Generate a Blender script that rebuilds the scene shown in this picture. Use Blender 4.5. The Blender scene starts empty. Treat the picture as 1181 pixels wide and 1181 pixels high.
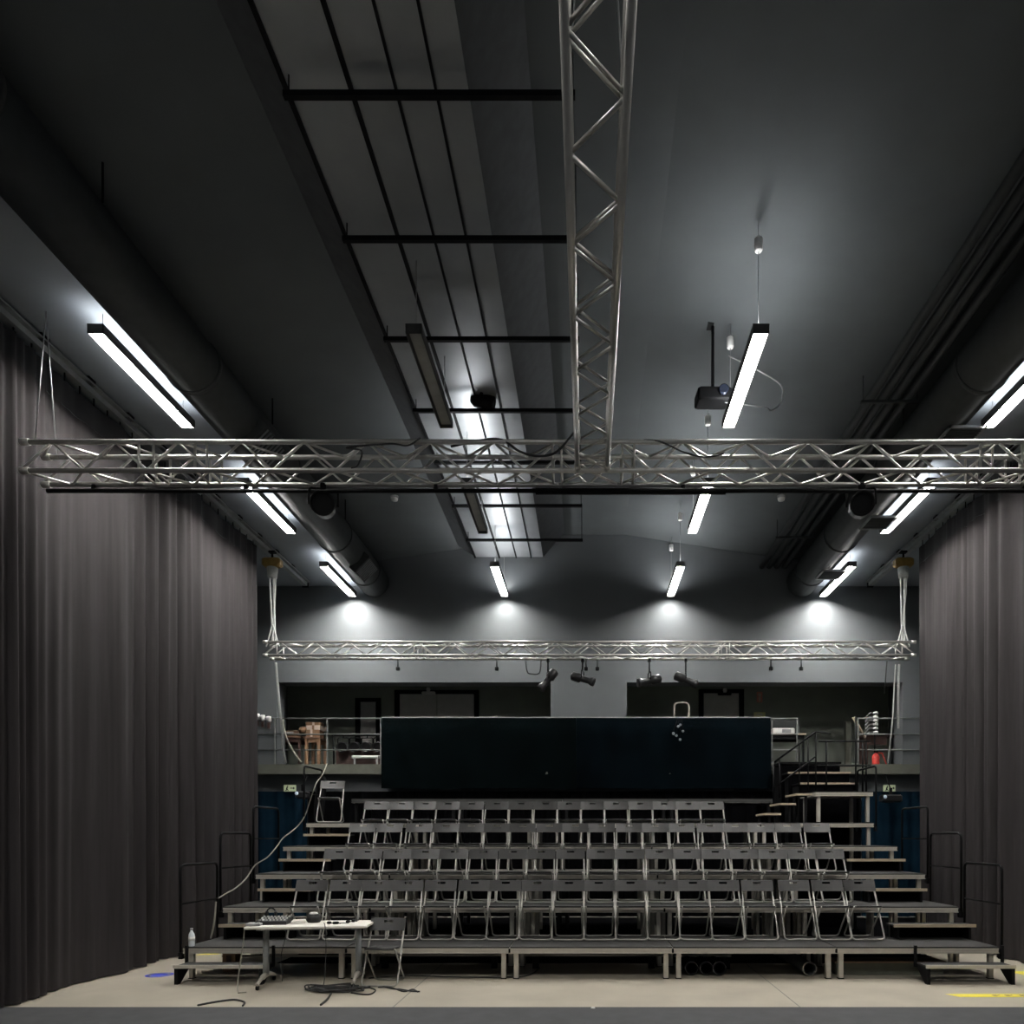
import bpy, math, random
from mathutils import Matrix, Vector
random.seed(7)
PI = math.pi
sc = bpy.context.scene
col = sc.collection
CAM_Z, F_PX, CX, CY = 1.75, 848.0, 678.0, 965.0

def at(px, py, Y):
    """world point at depth Y on the sight line of a photo pixel"""
    return Vector(((px - CX) * Y / F_PX, Y, CAM_Z - (py - CY) * Y / F_PX))

# ------------------------------------------------------------------ materials
def mat(name, c, rough=.6, metal=0., var=.12, scale=8., bump=0., bscale=60., stretch=None, emit=None, estr=0., spec=.5):
    m = bpy.data.materials.new(name); m.use_nodes = True
    nt = m.node_tree; b = nt.nodes['Principled BSDF']
    b.inputs['Roughness'].default_value = rough
    b.inputs['Metallic'].default_value = metal
    b.inputs['Specular IOR Level'].default_value = spec
    tc = nt.nodes.new('ShaderNodeTexCoord')
    src = tc.outputs['Object']
    if stretch:
        mp = nt.nodes.new('ShaderNodeMapping'); mp.inputs['Scale'].default_value = stretch
        nt.links.new(src, mp.inputs['Vector']); src = mp.outputs['Vector']
    n = nt.nodes.new('ShaderNodeTexNoise'); n.inputs['Scale'].default_value = scale; n.inputs['Detail'].default_value = 5
    nt.links.new(src, n.inputs['Vector'])
    r = nt.nodes.new('ShaderNodeValToRGB')
    r.color_ramp.elements[0].position = .3; r.color_ramp.elements[1].position = .7
    r.color_ramp.elements[0].color = [max(0, x * (1 - var)) for x in c] + [1]
    r.color_ramp.elements[1].color = [min(1, x * (1 + var)) for x in c] + [1]
    nt.links.new(n.outputs['Fac'], r.inputs['Fac'])
    nt.links.new(r.outputs['Color'], b.inputs['Base Color'])
    if bump:
        n2 = nt.nodes.new('ShaderNodeTexNoise'); n2.inputs['Scale'].default_value = bscale
        nt.links.new(src, n2.inputs['Vector'])
        bp = nt.nodes.new('ShaderNodeBump'); bp.inputs['Strength'].default_value = bump; bp.inputs['Distance'].default_value = .01
        nt.links.new(n2.outputs['Fac'], bp.inputs['Height']); nt.links.new(bp.outputs['Normal'], b.inputs['Normal'])
    if emit:
        b.inputs['Emission Color'].default_value = list(emit) + [1]
        b.inputs['Emission Strength'].default_value = estr
    return m

MT = {
 'wall':      mat('painted_grey_wall', (.105, .113, .118), .8, var=.05, scale=2, bump=.05),
 'wall_dark': mat('dark_green_grey_wall', (.30, .325, .28), .85, var=.1, scale=2),
 'ceiling':   mat('dark_grey_ceiling', (.105, .115, .118), .85, var=.06, scale=2),
 'soffit':    mat('blue_grey_soffit', (.25, .275, .3), .75, var=.05, scale=2),
 'slab':      mat('olive_grey_concrete', (.11, .113, .09), .8, var=.12, scale=6),
 'curtain':   mat('charcoal_velvet', (.039, .035, .036), .95, var=.15, scale=3, stretch=(1, 4, .25), bump=.2, bscale=300, spec=.1),
 'curtain_top': mat('black_curtain_heading', (.02, .019, .02), .95),
 'drape_blue': mat('dark_blue_drape', (.006, .020, .036), .9, var=.3, scale=2, spec=.05),
 'cloth_black': mat('black_green_cloth', (.0010, .0026, .0030), .9, var=.4, scale=1.5, bump=.2, bscale=40, spec=.03),
 'cloth_blue': mat('black_blue_cloth', (.0010, .0028, .0042), .9, var=.4, scale=1.5, bump=.2, bscale=40, spec=.03),
 'mat_grey':  mat('grey_dance_vinyl', (.035, .036, .0385), .75, var=.2, scale=5, bump=.05),
 'alu':       mat('brushed_aluminium', (.50, .47, .41), .45, .35, var=.06, scale=14),
 'alu_groove': mat('shaded_aluminium_groove', (.36, .34, .3), .5, .6),
 'truss_alu': mat('truss_aluminium', (.55, .54, .51), .38, .8, var=.06, scale=10),
 'deck':      mat('dark_phenolic_deck', (.017, .016, .015), .7, var=.2, scale=20, bump=.1),
 'black':     mat('matt_black_paint', (.006, .006, .0065), .6, var=.2, spec=.12),
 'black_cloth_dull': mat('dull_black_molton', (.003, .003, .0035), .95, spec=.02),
 'black_gloss': mat('black_plastic', (.015, .015, .016), .35, var=.2),
 'rubber':    mat('black_rubber_cable', (.02, .02, .02), .7),
 'chair_back': mat('grey_painted_steel', (.034, .033, .0315), .45, .3, var=.05),
 'chair_seat': mat('dark_painted_steel', (.014, .014, .014), .45, .3, var=.06),
 'chair_tube': mat('satin_steel_tube', (.30, .288, .26), .4, .5, var=.04),
 'wood_edge': mat('light_plywood_edge', (.38, .31, .22), .6, var=.12, scale=20, stretch=(1, 8, 8)),
 'wood':      mat('brown_table_wood', (.20, .12, .075), .55, var=.25, scale=6, stretch=(1, 8, 8)),
 'wood_dark': mat('dark_brown_wood', (.06, .03, .024), .5, var=.25, scale=6, stretch=(1, 8, 8)),
 'carton':    mat('brown_cardboard', (.26, .15, .085), .85, var=.12),
 'carton_pale': mat('pale_cardboard', (.62, .5, .42), .85, var=.1),
 'white':     mat('white_paint', (.78, .77, .74), .45, var=.03),
 'table_top': mat('white_laminate', (.74, .70, .64), .4, var=.04),
 'grey_plastic': mat('grey_plastic', (.3, .3, .3), .5),
 'grey_leg':  mat('grey_powder_coat', (.27, .285, .29), .4, .3),
 'top_tier_frame': mat('dark_anodised_frame', (.06, .06, .058), .5, .3),
 'rail_grey': mat('dull_grey_rail', (.2, .21, .2), .5, .3),
 'duct':      mat('dark_duct_metal', (.055, .06, .06), .6, .2, var=.1),
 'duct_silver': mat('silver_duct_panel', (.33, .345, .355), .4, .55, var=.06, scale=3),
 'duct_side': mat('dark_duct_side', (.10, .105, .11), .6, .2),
 'grille':    mat('grey_grille', (.30, .31, .31), .5, .4),
 'rope':      mat('pale_rope', (.36, .37, .35), .8, var=.15, scale=60),
 'cable_pale': mat('pale_beige_cable', (.22, .205, .165), .6),
 'hoist':     mat('ochre_hoist', (.30, .19, .05), .5, .3, var=.2),
 'yellow':    mat('yellow_floor_tape', (.80, .68, .05), .5, var=.08, scale=30),
 'blue':      mat('blue_sticker', (.05, .07, .55), .5),
 'red':       mat('red_plastic', (.55, .05, .04), .4, var=.3, scale=30),
 'sign_pale': mat('pale_green_sign', (.55, .62, .42), .5, emit=(.6, .7, .4), estr=.10),
 'sign_yellow': mat('pale_yellow_sign', (.8, .8, .4), .5),
 'sign_red':  mat('red_sign', (.7, .27, .22), .5),
 'door':      mat('grey_metal_door', (.62, .60, .58), .5, .2, var=.05),
 'lens':      mat('dark_glass_lens', (.02, .025, .04), .08, 0, emit=(.6, .75, 1), estr=0.),
 'lens_glint':   mat('glint_lens', (.6, .7, .8), .2, emit=(.7, .85, 1), estr=.12),  # weak emission paints a glint on the lens
 'water':     mat('clear_plastic', (.75, .78, .8), .15, var=.03),
 'lamp_on':   mat('lit_diffuser', (1, 1, 1), .5, emit=(1, .985, .95), estr=120.),
 'lamp_on_side': mat('lit_side_diffuser', (1, 1, 1), .5, emit=(1, .985, .95), estr=200.),
 'lamp_up_side': mat('lit_side_uplight', (1, 1, 1), .5, emit=(.96, .98, 1), estr=14.),
 'lamp_up':   mat('lit_uplight', (1, 1, 1), .5, emit=(.96, .98, 1), estr=28.),
 'lamp_off':  mat('unlit_diffuser', (.34, .34, .32), .5),
 'housing':   mat('dark_lamp_housing', (.09, .088, .085), .5, .3),
}

def floor_material():
    m = bpy.data.materials.new('polished_beige_concrete'); m.use_nodes = True
    nt = m.node_tree; b = nt.nodes['Principled BSDF']; L = nt.links
    tc = nt.nodes.new('ShaderNodeTexCoord')
    n = nt.nodes.new('ShaderNodeTexNoise'); n.inputs['Scale'].default_value = 1.6; n.inputs['Detail'].default_value = 8
    L.new(tc.outputs['Object'], n.inputs['Vector'])
    r = nt.nodes.new('ShaderNodeValToRGB')
    r.color_ramp.elements[0].position = .25; r.color_ramp.elements[0].color = (.34, .305, .245, 1)
    r.color_ramp.elements[1].position = .75; r.color_ramp.elements[1].color = (.46, .415, .335, 1)
    L.new(n.outputs['Fac'], r.inputs['Fac'])
    sx = nt.nodes.new('ShaderNodeSeparateXYZ'); L.new(tc.outputs['Object'], sx.inputs[0])
    fac = None
    for c in (-6.18, -2.0, 2.18, 6.36):            # saw-cut joints in the slab
        a = nt.nodes.new('ShaderNodeMath'); a.operation = 'SUBTRACT'; a.inputs[1].default_value = c
        L.new(sx.outputs['X'], a.inputs[0])
        ab = nt.nodes.new('ShaderNodeMath'); ab.operation = 'ABSOLUTE'; L.new(a.outputs[0], ab.inputs[0])
        lt = nt.nodes.new('ShaderNodeMath'); lt.operation = 'LESS_THAN'; lt.inputs[1].default_value = .008
        L.new(ab.outputs[0], lt.inputs[0])
        if fac is None: fac = lt
        else:
            ad = nt.nodes.new('ShaderNodeMath'); ad.operation = 'ADD'
            L.new(fac.outputs[0], ad.inputs[0]); L.new(lt.outputs[0], ad.inputs[1]); fac = ad
    mx = nt.nodes.new('ShaderNodeMix'); mx.data_type = 'RGBA'
    L.new(fac.outputs[0], mx.inputs['Factor']); L.new(r.outputs['Color'], mx.inputs[6]); mx.inputs[7].default_value = (.13, .12, .10, 1)
    L.new(mx.outputs[2], b.inputs['Base Color'])
    b.inputs['Roughness'].default_value = .34
    return m
MT['floor'] = floor_material()

# ------------------------------------------------------------------ mesh builder
class MB:
    def __init__(s): s.v = []; s.f = []; s.sm = []
    def _add(s, vs, fs, smooth=False):
        o = len(s.v); s.v += [tuple(p) for p in vs]
        s.f += [tuple(i + o for i in f) for f in fs]; s.sm += [smooth] * len(fs)
        return s
    def box(s, c, d, R=None, bev=0.):
        hx, hy, hz = d[0] / 2, d[1] / 2, d[2] / 2
        c = Vector(c)
        if bev <= 0:
            vs = [Vector((x, y, z)) for z in (-hz, hz) for y in (-hy, hy) for x in (-hx, hx)]
            fs = [(0, 2, 3, 1), (4, 5, 7, 6), (0, 1, 5, 4), (2, 6, 7, 3), (0, 4, 6, 2), (1, 3, 7, 5)]
        else:
            b = min(bev, hx * .9, hy * .9, hz * .9)
            ring = lambda X, Y: [(X, -Y + b), (X, Y - b), (X - b, Y), (-X + b, Y), (-X, Y - b), (-X, -Y + b), (-X + b, -Y), (X - b, -Y)]
            vs = []
            for z, k in ((-hz, b), (-hz + b, 0), (hz - b, 0), (hz, b)):
                vs += [Vector((x, y, z)) for x, y in ring(hx - k, hy - k)]
            fs = [tuple(range(7, -1, -1)), tuple(range(24, 32))]
            for q in range(3):
                for i in range(8):
                    j = (i + 1) % 8
                    fs.append((q * 8 + i, q * 8 + j, q * 8 + 8 + j, q * 8 + 8 + i))
        if R is not None: vs = [R @ p for p in vs]
        return s._add([p + c for p in vs], fs)
    def span(s, a, b):
        return s.box([(a[i] + b[i]) / 2 for i in range(3)], [abs(b[i] - a[i]) for i in range(3)])
    def path(s, pts, r, n=8, closed=False, caps=True):
        P = [Vector(p) for p in pts]; N = len(P)
        T = []
        for i in range(N):
            if closed: t = P[(i + 1) % N] - P[i - 1]
            else: t = P[min(i + 1, N - 1)] - P[max(i - 1, 0)]
            T.append(t.normalized())
        up = Vector((0, 0, 1)) if abs(T[0].z) < .9 else Vector((1, 0, 0))
        u = T[0].cross(up).normalized(); vs = []
        for i in range(N):
            u = (u - T[i] * u.dot(T[i])).normalized(); w = T[i].cross(u)
            rr = r[i] if isinstance(r, (list, tuple)) else r
            vs += [P[i] + (u * math.cos(2 * PI * k / n) + w * math.sin(2 * PI * k / n)) * rr for k in range(n)]
        fs = []
        for i in range(N if closed else N - 1):
            j = (i + 1) % N
            for k in range(n):
                l = (k + 1) % n
                fs.append((i * n + k, i * n + l, j * n + l, j * n + k))
        s._add(vs, fs, True)
        if caps and not closed:
            o = len(s.v) - len(vs)
            s.f += [tuple(o + k for k in range(n - 1, -1, -1)), tuple(o + (N - 1) * n + k for k in range(n))]; s.sm += [False, False]
        return s
    def tube(s, a, b, r, n=8): return s.path([a, b], r, n)
    def lathe(s, prof, n=16, M=None, cap=True):
        vs = [Vector((r * math.cos(2 * PI * k / n), r * math.sin(2 * PI * k / n), z)) for r, z in prof for k in range(n)]
        if M is not None: vs = [M @ p for p in vs]
        fs = []
        for i in range(len(prof) - 1):
            for k in range(n):
                l = (k + 1) % n; fs.append((i * n + k, i * n + l, i * n + n + l, i * n + n + k))
        s._add(vs, fs, True)
        o = len(s.v) - len(vs)
        if not cap: return s
        if prof[0][0] > 0: s.f.append(tuple(o + k for k in range(n - 1, -1, -1))); s.sm.append(False)
        if prof[-1][0] > 0: s.f.append(tuple(o + (len(prof) - 1) * n + k for k in range(n))); s.sm.append(False)
        return s
    def prism(s, poly, d):
        d = Vector(d); P = [Vector(p) for p in poly]; n = len(P)
        fs = [tuple(range(n - 1, -1, -1)), tuple(range(n, 2 * n))] + [(i, (i + 1) % n, n + (i + 1) % n, n + i) for i in range(n)]
        return s._add(P + [p + d for p in P], fs)
    def mesh(s, name, m):
        me = bpy.data.meshes.new(name); me.from_pydata(s.v, [], s.f)
        me.polygons.foreach_set('use_smooth', s.sm); me.materials.append(MT[m]); me.update()
        return me
    def build(s, name, m, parent=None, label=None):
        o = bpy.data.objects.new(name, s.mesh(name, m)); col.objects.link(o)
        if parent is not None: o.parent = parent
        if label: o['label'] = label
        return o

def fillet(pts, r, n=4):
    P = [Vector(p) for p in pts]; out = [P[0]]
    for i in range(1, len(P) - 1):
        a, b = (P[i - 1] - P[i]), (P[i + 1] - P[i])
        rr = min(r, a.length * .45, b.length * .45)
        A, B = P[i] + a.normalized() * rr, P[i] + b.normalized() * rr
        for k in range(n + 1):
            t = k / n; out.append(A * (1 - t) ** 2 + P[i] * 2 * t * (1 - t) + B * t * t)
    return out + [P[-1]]

def smooth_pts(pts, n=6):
    P = [Vector(p) for p in pts]; out = []
    for i in range(len(P) - 1):
        p0, p1, p2, p3 = P[max(i - 1, 0)], P[i], P[i + 1], P[min(i + 2, len(P) - 1)]
        for k in range(n):
            t = k / n
            out.append(.5 * ((2 * p1) + (p2 - p0) * t + (2 * p0 - 5 * p1 + 4 * p2 - p3) * t * t + (3 * p1 - p0 - 3 * p2 + p3) * t ** 3))
    return out + [P[-1]]

def tag(o, label, cat, group=None, kind=None):
    o['label'] = label; o['category'] = cat
    if group: o['group'] = group
    if kind: o['kind'] = kind
    return o
def thing(name, label, cat, loc=(0, 0, 0), rz=0., group=None):
    o = bpy.data.objects.new(name, None); col.objects.link(o)
    o.location = loc; o.rotation_euler = (0, 0, rz); o.empty_display_size = .1
    return tag(o, label, cat, group)
def struct(name, mb, m):
    o = mb.build(name, m); o['kind'] = 'structure'; return o
def copy_tree(o, parent=None):
    c = o.copy(); col.objects.link(c)
    if parent is not None: c.parent = parent
    for ch in list(o.children): copy_tree(ch, c)
    return c
ORD = ['first', 'second', 'third', 'fourth', 'fifth', 'sixth', 'seventh', 'eighth', 'ninth', 'tenth', 'eleventh', 'twelfth',
       'thirteenth', 'fourteenth', 'fifteenth', 'sixteenth', 'seventeenth', 'eighteenth', 'nineteenth', 'twentieth']
RX = lambda a: Matrix.Rotation(a, 4, 'X')
RY = lambda a: Matrix.Rotation(a, 4, 'Y')
RZ = lambda a: Matrix.Rotation(a, 4, 'Z')
TR = lambda *p: Matrix.Translation(Vector(p))

# ------------------------------------------------------------------ the hall
Y0 = -6.0
struct('floor', MB().span((-8, Y0, -.12), (8, 19.2, 0)), 'floor')
c = MB()
prof = [(-4.95, 7.70), (-.5, 8.32), (.8, 8.32), (4.95, 7.70), (4.95, 7.95), (.8, 8.57), (-.5, 8.57), (-4.95, 7.95)]
c.prism([(x, Y0, z) for x, z in prof], (0, 16.0 - Y0 + .02, 0))
struct('ceiling', c, 'ceiling')
for s, nm in ((-1, 'trim_1'), (1, 'trim_2')):        # lowered soffit along each side of the ceiling
    struct(nm, MB().span((s * 4.95, Y0, 7.2), (s * 7.8, 16.02, 7.95)), 'soffit')
for s, nm in ((-1, 'wall_left'), (1, 'wall_right')):
    struct(nm, MB().span((s * 7.6, Y0, 0), (s * 7.8, 19.2, 8.0)), 'wall')
w = MB()
w.span((-7.6, 16, 5.11), (7.6, 16.45, 8.6))
w.span((-7.6, 16, 3.32), (-6.77, 16.45, 5.11)); w.span((6.85, 16, 3.32), (7.6, 16.45, 5.11))
w.span((-.81, 16, 3.32), (.85, 16.45, 5.11))
struct('wall_back', w, 'wall')
struct('wall_lower', MB().span((-7.6, 16.25, 0), (7.6, 16.45, 3.11)), 'wall')
g = MB().span((-7.6, 15.92, 3.11), (7.6, 18.8, 3.32))
struct('gallery_floor', g, 'slab')
struct('wall_gallery', MB().span((-7.6, 18.6, 3.32), (7.6, 18.8, 6.2)), 'wall_dark')
struct('ceiling_gallery', MB().span((-7.6, 16.45, 5.95), (7.6, 18.6, 6.2)), 'wall_dark')

# gallery doors (structure)
def gallery_door(n, x0, x1, zt, leaves):
    f = MB(); y = 18.6
    f.span((x0 - .12, y - .06, 3.32), (x0, y, zt + .1)); f.span((x1, y - .06, 3.32), (x1 + .12, y, zt + .1))
    f.span((x0, y - .06, zt), (x1, y, zt + .1))
    root = f.build(n, 'black'); root['kind'] = 'structure'
    wd = (x1 - x0) / leaves
    for k in range(leaves):
        a = x0 + k * wd
        lf = MB().span((a + .01, y - .04, 3.33), (a + wd - .01, y, zt))
        lf.span((a + .12, y - .05, 3.9), (a + wd - .12, y - .03, zt - .15))
        d = lf.build('door_leaf', 'door', root)
        hx = a + (wd - .12 if k == 0 else .12)
        MB().tube((hx - .06, y - .1, 4.35), (hx + .06, y - .1, 4.35), .012).tube((hx, y - .1, 4.35), (hx, y - .03, 4.35), .012).build('door_handle', 'alu', d)
gallery_door('door_1', -4.76, -2.87, 5.35, 2)
gallery_door('door_2', 2.92, 3.82, 5.37, 1)
gallery_door('door_3', -5.75, -5.35, 5.15, 1)

# grey vinyl sheet in the foreground
tag(MB().span((-7.4, Y0, 0.001), (7.4, 7.53, .006)).build('dance_mat', 'mat_grey'),
    'dark grey vinyl dance floor sheet across the foreground', 'floor mat')

# ------------------------------------------------------------------ curtains
def curtain(s, label):
    root = thing('stage_curtain', label, 'curtain', (s * 6.0, 9, 0), 0, 'long side curtains')
    ya, yb, step = 4.3, 13.36, .022
    n = int((yb - ya) / step)
    rows = [0.015, .6, 1.4, 2.4, 3.4, 4.4, 5.2, 5.8, 6.3, 6.7]
    rnd = random.Random(11 if s < 0 else 23)
    ph = [rnd.uniform(0, 6.28) for _ in range(8)]
    def fold(y, z):
        k = z / 7
        warp = y + .09 * math.sin(y * 2.1 + ph[0]) + .05 * math.sin(y * 5.3 + ph[1])
        a = .5 + .5 * math.sin(y * 1.37 + ph[2]); b = .5 + .5 * math.sin(y * 2.3 + ph[3])
        v = .055 * (.25 + a) * math.sin(2 * PI * warp / .42 + ph[4] + .25 * k)
        v += .045 * b * math.sin(2 * PI * warp / .19 + ph[5] - .3 * k)
        v += .05 * math.sin(2 * PI * y / 1.7 + ph[6])
        return v * (1.05 - .55 * k)
    vs, fs = [], []
    for i in range(n + 1):
        y = ya + (yb - ya) * i / n
        for z in rows: vs.append((s * fold(y, z), y - 9, z))
    R = len(rows)
    for i in range(n):
        for j in range(R - 1):
            q = (i * R + j, i * R + R + j, i * R + R + j + 1, i * R + j + 1)
            fs.append(q if s < 0 else q[::-1])
    m = MB(); m._add(vs, fs, True); m.build('curtain_cloth', 'curtain', root)
    h = MB(); vs, fs = [], []
    for i in range(n + 1):
        y = ya + (yb - ya) * i / n
        for z in (6.7, 7.0): vs.append((s * fold(y, 6.7) * .9, y - 9, z))
    for i in range(n): fs.append((2 * i, 2 * i + 2, 2 * i + 3, 2 * i + 1) if s < 0 else (2 * i + 1, 2 * i + 3, 2 * i + 2, 2 * i))
    h._add(vs, fs, True); h.build('heading_tape', 'curtain_top', root)
    k = MB()
    for i in range(36): k.tube((0, ya - 9 + .13 + i * .25, 6.98), (0, ya - 9 + .13 + i * .25, 7.07), .008, 5)
    k.build('hook', 'black', root)['kind'] = 'stuff'
curtain(-1, 'long charcoal pleated curtain along the left wall, beside the table')
curtain(1, 'long charcoal pleated curtain along the right wall, beside the yellow floor tape')
for s, w_ in ((-1, 'above the left curtain'), (1, 'above the right curtain')):
    t = thing('curtain_track', 'grey steel curtain track under the ceiling ' + w_, 'curtain track', (s * 6.0, 0, 7.13), 0, 'curtain tracks')
    MB().span((-.05, 4.2, -.06), (.05, 15.6, .01)).span((-.11, 4.2, .01), (.11, 15.6, .03)).build('rail', 'grille', t)
    h = MB()
    for k in range(14): h.box((-s * .08, 5 + k * .75, .04), (.05, .12, .06))
    h.build('bracket', 'black', t)
    MB().box((0, 15.62, -.02), (.12, .05, .12)).build('end_stop', 'black', t)

# ------------------------------------------------------------------ tube lights
def tube_light(label, x, yend, lit=True, up=True, ztop=7.2, grip=False, group='linear lamps under the ceiling'):
    L = 1.76; z = 6.92
    t = thing('linear_lamp', label, 'lamp', (x, yend - L / 2, z), 0, group)
    h = MB()
    for s in (-1, 1):
        h.box((s * .078, 0, .05), (.010, L, .10)); h.box((0, s * (L / 2 - .005), .05), (.166, .010, .10))
    h.box((0, 0, .052), (.15, L - .02, .010))
    h.build('housing', 'housing', t)
    MB().box((0, 0, .044), (.118, L - .04, .010)).build('diffuser', ('lamp_on_side' if abs(x) > 4 else 'lamp_on') if lit else 'lamp_off', t)
    MB().box((0, 0, .066), (.118, L - .04, .010)).build('uplight', ('lamp_up_side' if abs(x) > 4 else 'lamp_up') if up else 'lamp_off', t)
    if yend > 15:                                    # end lamp of the row: unseen spots added to shape the wall scallops
        for nm_, dz, e in (('added_down_spot', -.01, 9), ('added_up_spot', .11, 6 if abs(x) < 3 else 0)):
            if not e: continue
            ld = bpy.data.lights.new(nm_, 'SPOT'); ld.energy = e * (.6 if abs(x) > 4 else 1); ld.spot_size = math.radians(124); ld.spot_blend = .45; ld.shadow_soft_size = .03
            ld.color = (1, .985, .95)
            lo = bpy.data.objects.new(nm_, ld); col.objects.link(lo); lo.parent = t
            lo.location = (0, L / 2 + .02, dz); lo.rotation_euler = (0 if dz < 0 else PI, 0, 0)
    for s in (-1, 1):
        MB().tube((0, s * (L / 2 - .12), .07), (0, s * (L / 2 - .12), ztop - z + .03), .004, 5).build('suspension_wire', 'grey_plastic', t)
        if grip: MB().lathe([(.035, -.07), (.045, -.05), (.045, .06), (.02, .08)], 10, TR(0, s * (L / 2 - .12), (ztop - z) * .83)).build('wire_gripper', 'white', t)
for i, (ye, nm) in enumerate(((9.31, 'nearest one'), (12.55, 'middle one'), (15.83, 'farthest, by the back wall'))):
    tube_light(f'lit linear lamp in the row over the left curtain, {nm}', -5.06, ye)
    tube_light(f'lit linear lamp in the row over the right curtain, {nm}', 5.06, ye)
    tube_light(f'lit linear lamp in the row right of the silver duct, {nm}', 1.78, ye, ztop=8.13, grip=True)
    st = 'lit' if i == 2 else 'unlit grey'
    tube_light(f'{st} linear lamp in the row under the silver duct, {nm}', -1.79, ye, lit=(i == 2), up=(i > 0), ztop=7.74)
for x in (-5.0, -1.77, 1.75, 5.0):                   # hall goes on: lamps added overhead, out of view, to light the front
    for ye, nm in ((2.8, 'added out of view over the photographer'),):
        tube_light(f'lit linear lamp {nm}, row at {"far left" if x < -4 else "centre left" if x < 0 else "centre right" if x < 4 else "far right"}', x, ye, ztop=7.2 if abs(x) > 4 else 7.74 if x < 0 else 8.13)

# ------------------------------------------------------------------ ducts, pipes
def round_duct(s, label):
    t = thing('air_duct', label, 'air duct', (s * 4.62, 0, 7.26), 0, 'round air ducts')
    m = MB(); m.path([(0, 4.2, 0), (0, 15.9, 0)], .32, 24); m.build('duct_tube', 'duct', t)
    for y in (5.4, 8.6, 11.0, 13.4, 15.2): MB().path([(0, y - .03, 0), (0, y + .03, 0)], .332, 24).build('joint_ring', 'duct', t)
    if s > 0:
        for y in (9.5, 12.1, 14.5):
            fr = MB()
            for a in (-1, 1):
                fr.box((.17 + a * .22, y, -.345), (.03, .50, .03)); fr.box((.17, y + a * .235, -.345), (.47, .03, .03))
            fr.box((.17, y, -.325), (.40, .4, .02))
            o = fr.build('vent_frame', 'grille', t)
            sl = MB()
            for k in range(9): sl.box((.17, y - .19 + k * .0475, -.345), (.41, .012, .022))
            sl.build('vent_grille', 'duct', o)
    else:
        for y in (9.9, 14.4):
            R = RY(-.8); b = MB().box((.24, y, -.24), (.42, .62, .16), R, .01)
            o = b.build('vent_box', 'duct', t)
            sl = MB()
            for k in range(8): sl.box(Vector((.24, y - .25 + k * .07, -.24)) + R @ Vector((0, 0, -.085)), (.36, .02, .02), R)
            sl.build('vent_grille', 'grille', o)
    for y in (6.5, 10, 13.0): MB().path([(-.33, y, .1), (-.33, y, .45)], .01, 5).path([(.33, y, .1), (.33, y, .45)], .01, 5).build('hanger', 'black', t)
round_duct(-1, 'dark round air duct under the left side of the ceiling')
round_duct(1, 'dark round air duct under the right side of the ceiling, with square grilles')
for k, x in enumerate((3.78, 3.94, 4.10, 4.28)):
    p = MB().path([(x, 4.2, 7.62), (x, 15.98, 7.62)], .055, 12)
    tag(p.build('ceiling_pipe', 'duct'), f'dark grey ceiling pipe right of centre, {ORD[k]} from the left in a bundle of four', 'pipe', 'bundle of ceiling pipes')
for y, nm in ((9.8, 'near the front truss'), (14.25, 'near the back wall')):
    t = thing('pipe_bracket', 'thin dark strut holding the four ceiling pipes, ' + nm, 'pipe bracket', (4.03, y, 7.545), 0, 'pipe brackets')
    MB().box((0, 0, 0), (.78, .04, .03)).build('strut', 'duct', t)
    for s in (-1, 1): MB().tube((s * .36, 0, 0), (s * .36, 0, .35), .008, 6).build('rod', 'duct', t)

t = thing('silver_duct', 'big silver panelled air duct hanging under the ceiling ridge, left of centre', 'air duct', (0, 0, 0))
yA, yB = 4.2, 15.8
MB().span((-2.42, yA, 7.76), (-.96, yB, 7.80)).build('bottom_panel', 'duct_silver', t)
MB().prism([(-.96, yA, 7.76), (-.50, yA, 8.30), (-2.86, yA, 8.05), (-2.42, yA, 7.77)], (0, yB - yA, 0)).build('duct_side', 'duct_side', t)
for x in (-2.42, -1.90, -1.54, -1.22): MB().box((x, (yA + yB) / 2, 7.75), (.035 if x < -1.8 else .02, yB - yA, .03)).build('seam_rail', 'black', t)
for y in (5.8, 7.2, 8.65, 10.1, 11.5, 13.0, 14.5):
    o = MB().box((-1.25, y, 7.60), (2.3, .045, .045)).build('cross_bar', 'black', t)
    MB().tube((-.12, y, 7.60), (-.12, y, 8.34), .006, 5).tube((-2.36, y, 7.6), (-2.36, y, 7.76), .006, 5).build('drop_rod', 'black', o)
for x, nm in ((-3.5, 'left'), (3.5, 'right')):
    t = thing('smoke_detector', f'small white round smoke detector on the {nm} slope of the ceiling', 'detector', (x, 13.3, 7.87), 0, 'smoke detectors')
    MB().lathe([(.02, -.05), (.06, -.035), (.065, 0), (.065, .05)], 14).build('cover', 'white', t)
    MB().lathe([(.075, 0.0), (.075, .05)], 14).build('base', 'grey_plastic', t)

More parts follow.
